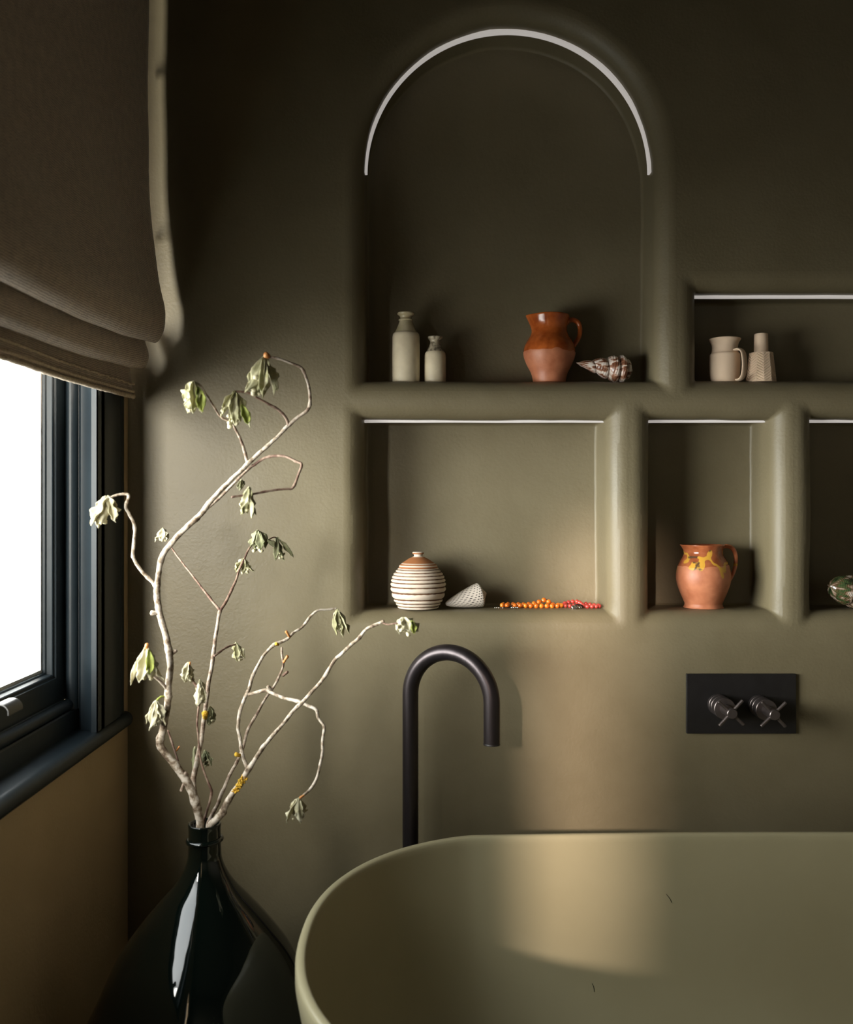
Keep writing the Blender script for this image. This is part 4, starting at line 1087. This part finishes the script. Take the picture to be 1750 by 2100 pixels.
# --- slim straight branch in the middle
bB = thing('branch', 'slim straight branch in the middle, forking into a Y', 'branch', P(408, 1700, 1.51), 'branches in the demijohn')
stick('stem', bB, [(410, 1730, 6), (408, 1700, 6.5), (403, 1660, 7), (398, 1620, 8), (396, 1602, 8), (403, 1570, 6.4), (410, 1530, 6), (416, 1495, 6), (420, 1465, 6), (425, 1425, 5.6), (431, 1385, 5.4), (437, 1348, 5.2), (442, 1310, 5), (448, 1270, 4.6), (452, 1252, 5)], 'bark2', 1.515, 1.60, 21)
stick('twig', bB, [(452, 1252, 4.2), (464, 1233, 4), (474, 1212, 3.6), (482, 1195, 3.4), (490, 1172, 3), (500, 1150, 2.8), (510, 1128, 2.6), (520, 1112, 2.6)], 'twig', 1.60, 1.68, 22)
cluster(bB, 528, 1088, 1.68, 46, 46, 6, 23, 'leaf_dark', .10)
stick('twig', bB, [(522, 1110, 2.2), (535, 1106, 2), (548, 1108, 2), (560, 1102, 2), (568, 1103, 2)], 'twig', 1.68, 1.71, 24)
cluster(bB, 568, 1102, 1.71, 34, 48, 4, 25, 'leaf_dark', .22)
cluster(bB, 500, 1146, 1.66, 34, 34, 5, 26, 'leaf_pale', .10)
stick('twig', bB, [(452, 1252, 3.6), (436, 1233, 3.2), (412, 1202, 2.8), (388, 1172, 2.4), (362, 1138, 2.2), (345, 1112, 2.2)], 'twig', 1.60, 1.66, 27)
cluster(bB, 334, 1084, 1.66, 34, 30, 5, 28, 'leaf_dry', -.05)
stick('twig', bB, [(440, 1345, 3), (452, 1336, 2.8), (468, 1326, 2.8), (484, 1321, 2.6)], 'twig', 1.58, 1.62, 29)
cluster(bB, 484, 1319, 1.62, 32, 38, 4, 30, 'leaf_pale', .35)
cluster(bB, 431, 1450, 1.57, 28, 38, 5, 31, 'leaf_dark', .05)
cluster(bB, 400, 1533, 1.56, 24, 46, 3, 32, 'leaf_dark', -.02, False)
cluster(bB, 420, 1540, 1.57, 26, 36, 4, 33, 'leaf_dark', .08)
knob('lichen', bB, (421, 1472), (421, 1462), 6.5, 'lichen', 1.545)

# --- thin red shoot
bD = thing('branch', 'thin reddish shoot bending left behind the slim middle branch', 'branch', P(418, 1700, 1.50), 'branches in the demijohn')
stick('stem', bD, [(420, 1725, 3.4), (417, 1692, 3.6), (424, 1665, 3.4), (431, 1642, 3.2), (434, 1622, 3.6), (426, 1602, 3), (417, 1578, 2.8), (411, 1550, 2.6), (407, 1515, 2.6), (405, 1482, 2.6), (408, 1450, 3), (406, 1415, 3), (397, 1398, 3.2), (388, 1385, 3)], 'twig', 1.50, 1.53, 41)
cluster(bD, 410, 1395, 1.525, 42, 54, 7, 42, 'leaf_dry', .02)
cluster(bD, 386, 1360, 1.525, 36, 40, 5, 43, 'leaf_dry', .05)
knob('bud', bD, (388, 1366), (390, 1359), 2.6, 'bud', 1.525)

# --- right-hand branch reaching to the spout
bC = thing('branch', 'long pale branch reaching right towards the gooseneck spout', 'branch', P(428, 1700, 1.50), 'branches in the demijohn')
stick('stem', bC, [(431, 1722, 8.5), (432, 1692, 9), (444, 1680, 9.5), (458, 1665, 10), (466, 1645, 9), (480, 1624, 8), (497, 1600, 7.8), (510, 1578, 8), (525, 1555, 6), (550, 1520, 5.4), (575, 1492, 5), (600, 1460, 5), (622, 1438, 5.2), (643, 1415, 4.8), (664, 1390, 4.8), (688, 1352, 4.6), (700, 1342, 4.8), (722, 1320, 4.4), (738, 1308, 5.2), (750, 1293, 4.2), (768, 1282, 4.2), (787, 1274, 4.4)], 'bark', 1.492, 1.42, 51)
stick('twig', bC, [(785, 1278, 2.2), (796, 1281, 2.2), (806, 1279, 2.2), (815, 1278, 2.2)], 'twig', 1.42, 1.41, 52)
cluster(bC, 829, 1268, 1.41, 46, 36, 7, 53, 'leaf_dry', .15, accent=[(16, 4, 18, 28, .2)], spread=1.3)
ly = MB(); 
for i in range(90):
    rnd = random.Random(i); t = rnd.random(); cc = P(482+22*t, 1622-32*t, 1.477); q = cc+Vector(((rnd.random()-.5)*.009, -.0055-.003*rnd.random(), (rnd.random()-.5)*.006))
    vs, fs = ball(.0012+.0009*rnd.random(), 7, 5); ly.add([Vector(v)+q for v in vs], fs)
ly.build('lichen', M['lichen'], bC, True)
# fork rising left of it
stick('twig', bC, [(510, 1578, 6), (502, 1562, 5), (497, 1545, 4.8), (492, 1515, 4.6), (488, 1492, 4.6), (492, 1462, 4.6), (500, 1438, 4.8), (511, 1412, 4.8), (519, 1385, 4.4), (534, 1355, 4), (550, 1334, 4), (564, 1322, 4.6), (580, 1316, 4.6), (592, 1308, 4), (603, 1297, 3.6), (617, 1288, 3.4), (628, 1276, 3.8), (638, 1262, 3.2), (652, 1252, 3.2), (672, 1250, 2.8), (690, 1248, 3)], 'bark', 1.485, 1.60, 54)
cluster(bC, 692, 1250, 1.60, 32, 52, 5, 55, 'leaf_pale', .12)
knob('bud', bC, (594, 1306), (587, 1295), 3, 'bud', 1.565)
knob('lichen', bC, (571, 1322), (566, 1320), 3.6, 'lichen', 1.55)
knob('lichen', bC, (492, 1549), (484, 1547), 4.2, 'lichen', 1.485)
stick('twig', bC, [(511, 1424, 4.6), (526, 1419, 4.6), (545, 1415, 4.8), (562, 1423, 4.6), (585, 1432, 4.6), (612, 1439, 4.8), (632, 1448, 4.6), (650, 1456, 4.6), (653, 1472, 4), (664, 1490, 4.2), (662, 1512, 3.8), (661, 1545, 3.8), (655, 1578, 3.6), (647, 1602, 3.8), (635, 1620, 3.6), (622, 1632, 3.4)], 'bark', 1.52, 1.41, 56)
knob('bud', bC, (624, 1631), (616, 1636), 2.8, 'bud', 1.41)
cluster(bC, 613, 1638, 1.41, 42, 46, 6, 57, 'leaf_dry', -.10)
knob('knot', bC, (558, 1416), (550, 1408), 4, 'bark', 1.51)
# --- slender branch crossing behind
bE = thing('branch', 'slender upright branch crossing behind the right-hand fork', 'branch', P(421, 1700, 1.505), 'branches in the demijohn')
stick('stem', bE, [(429, 1728, 5), (427, 1695, 5.6), (436, 1668, 5.6), (448, 1645, 4.8), (455, 1628, 5), (464, 1606, 4.4), (475, 1582, 4.2), (487, 1560, 4), (500, 1530, 3.8), (509, 1497, 4.2), (525, 1467, 3.6), (545, 1432, 3.4), (560, 1410, 3.6), (574, 1386, 3.2), (581, 1365, 3), (579, 1345, 2.8), (578, 1328, 2.8)], 'bark2', 1.514, 1.60, 61)
knob('bud', bE, (582, 1358), (590, 1346), 3.4, 'bud', 1.59)
knob('knot', bE, (580, 1386), (590, 1378), 3, 'twig', 1.59)
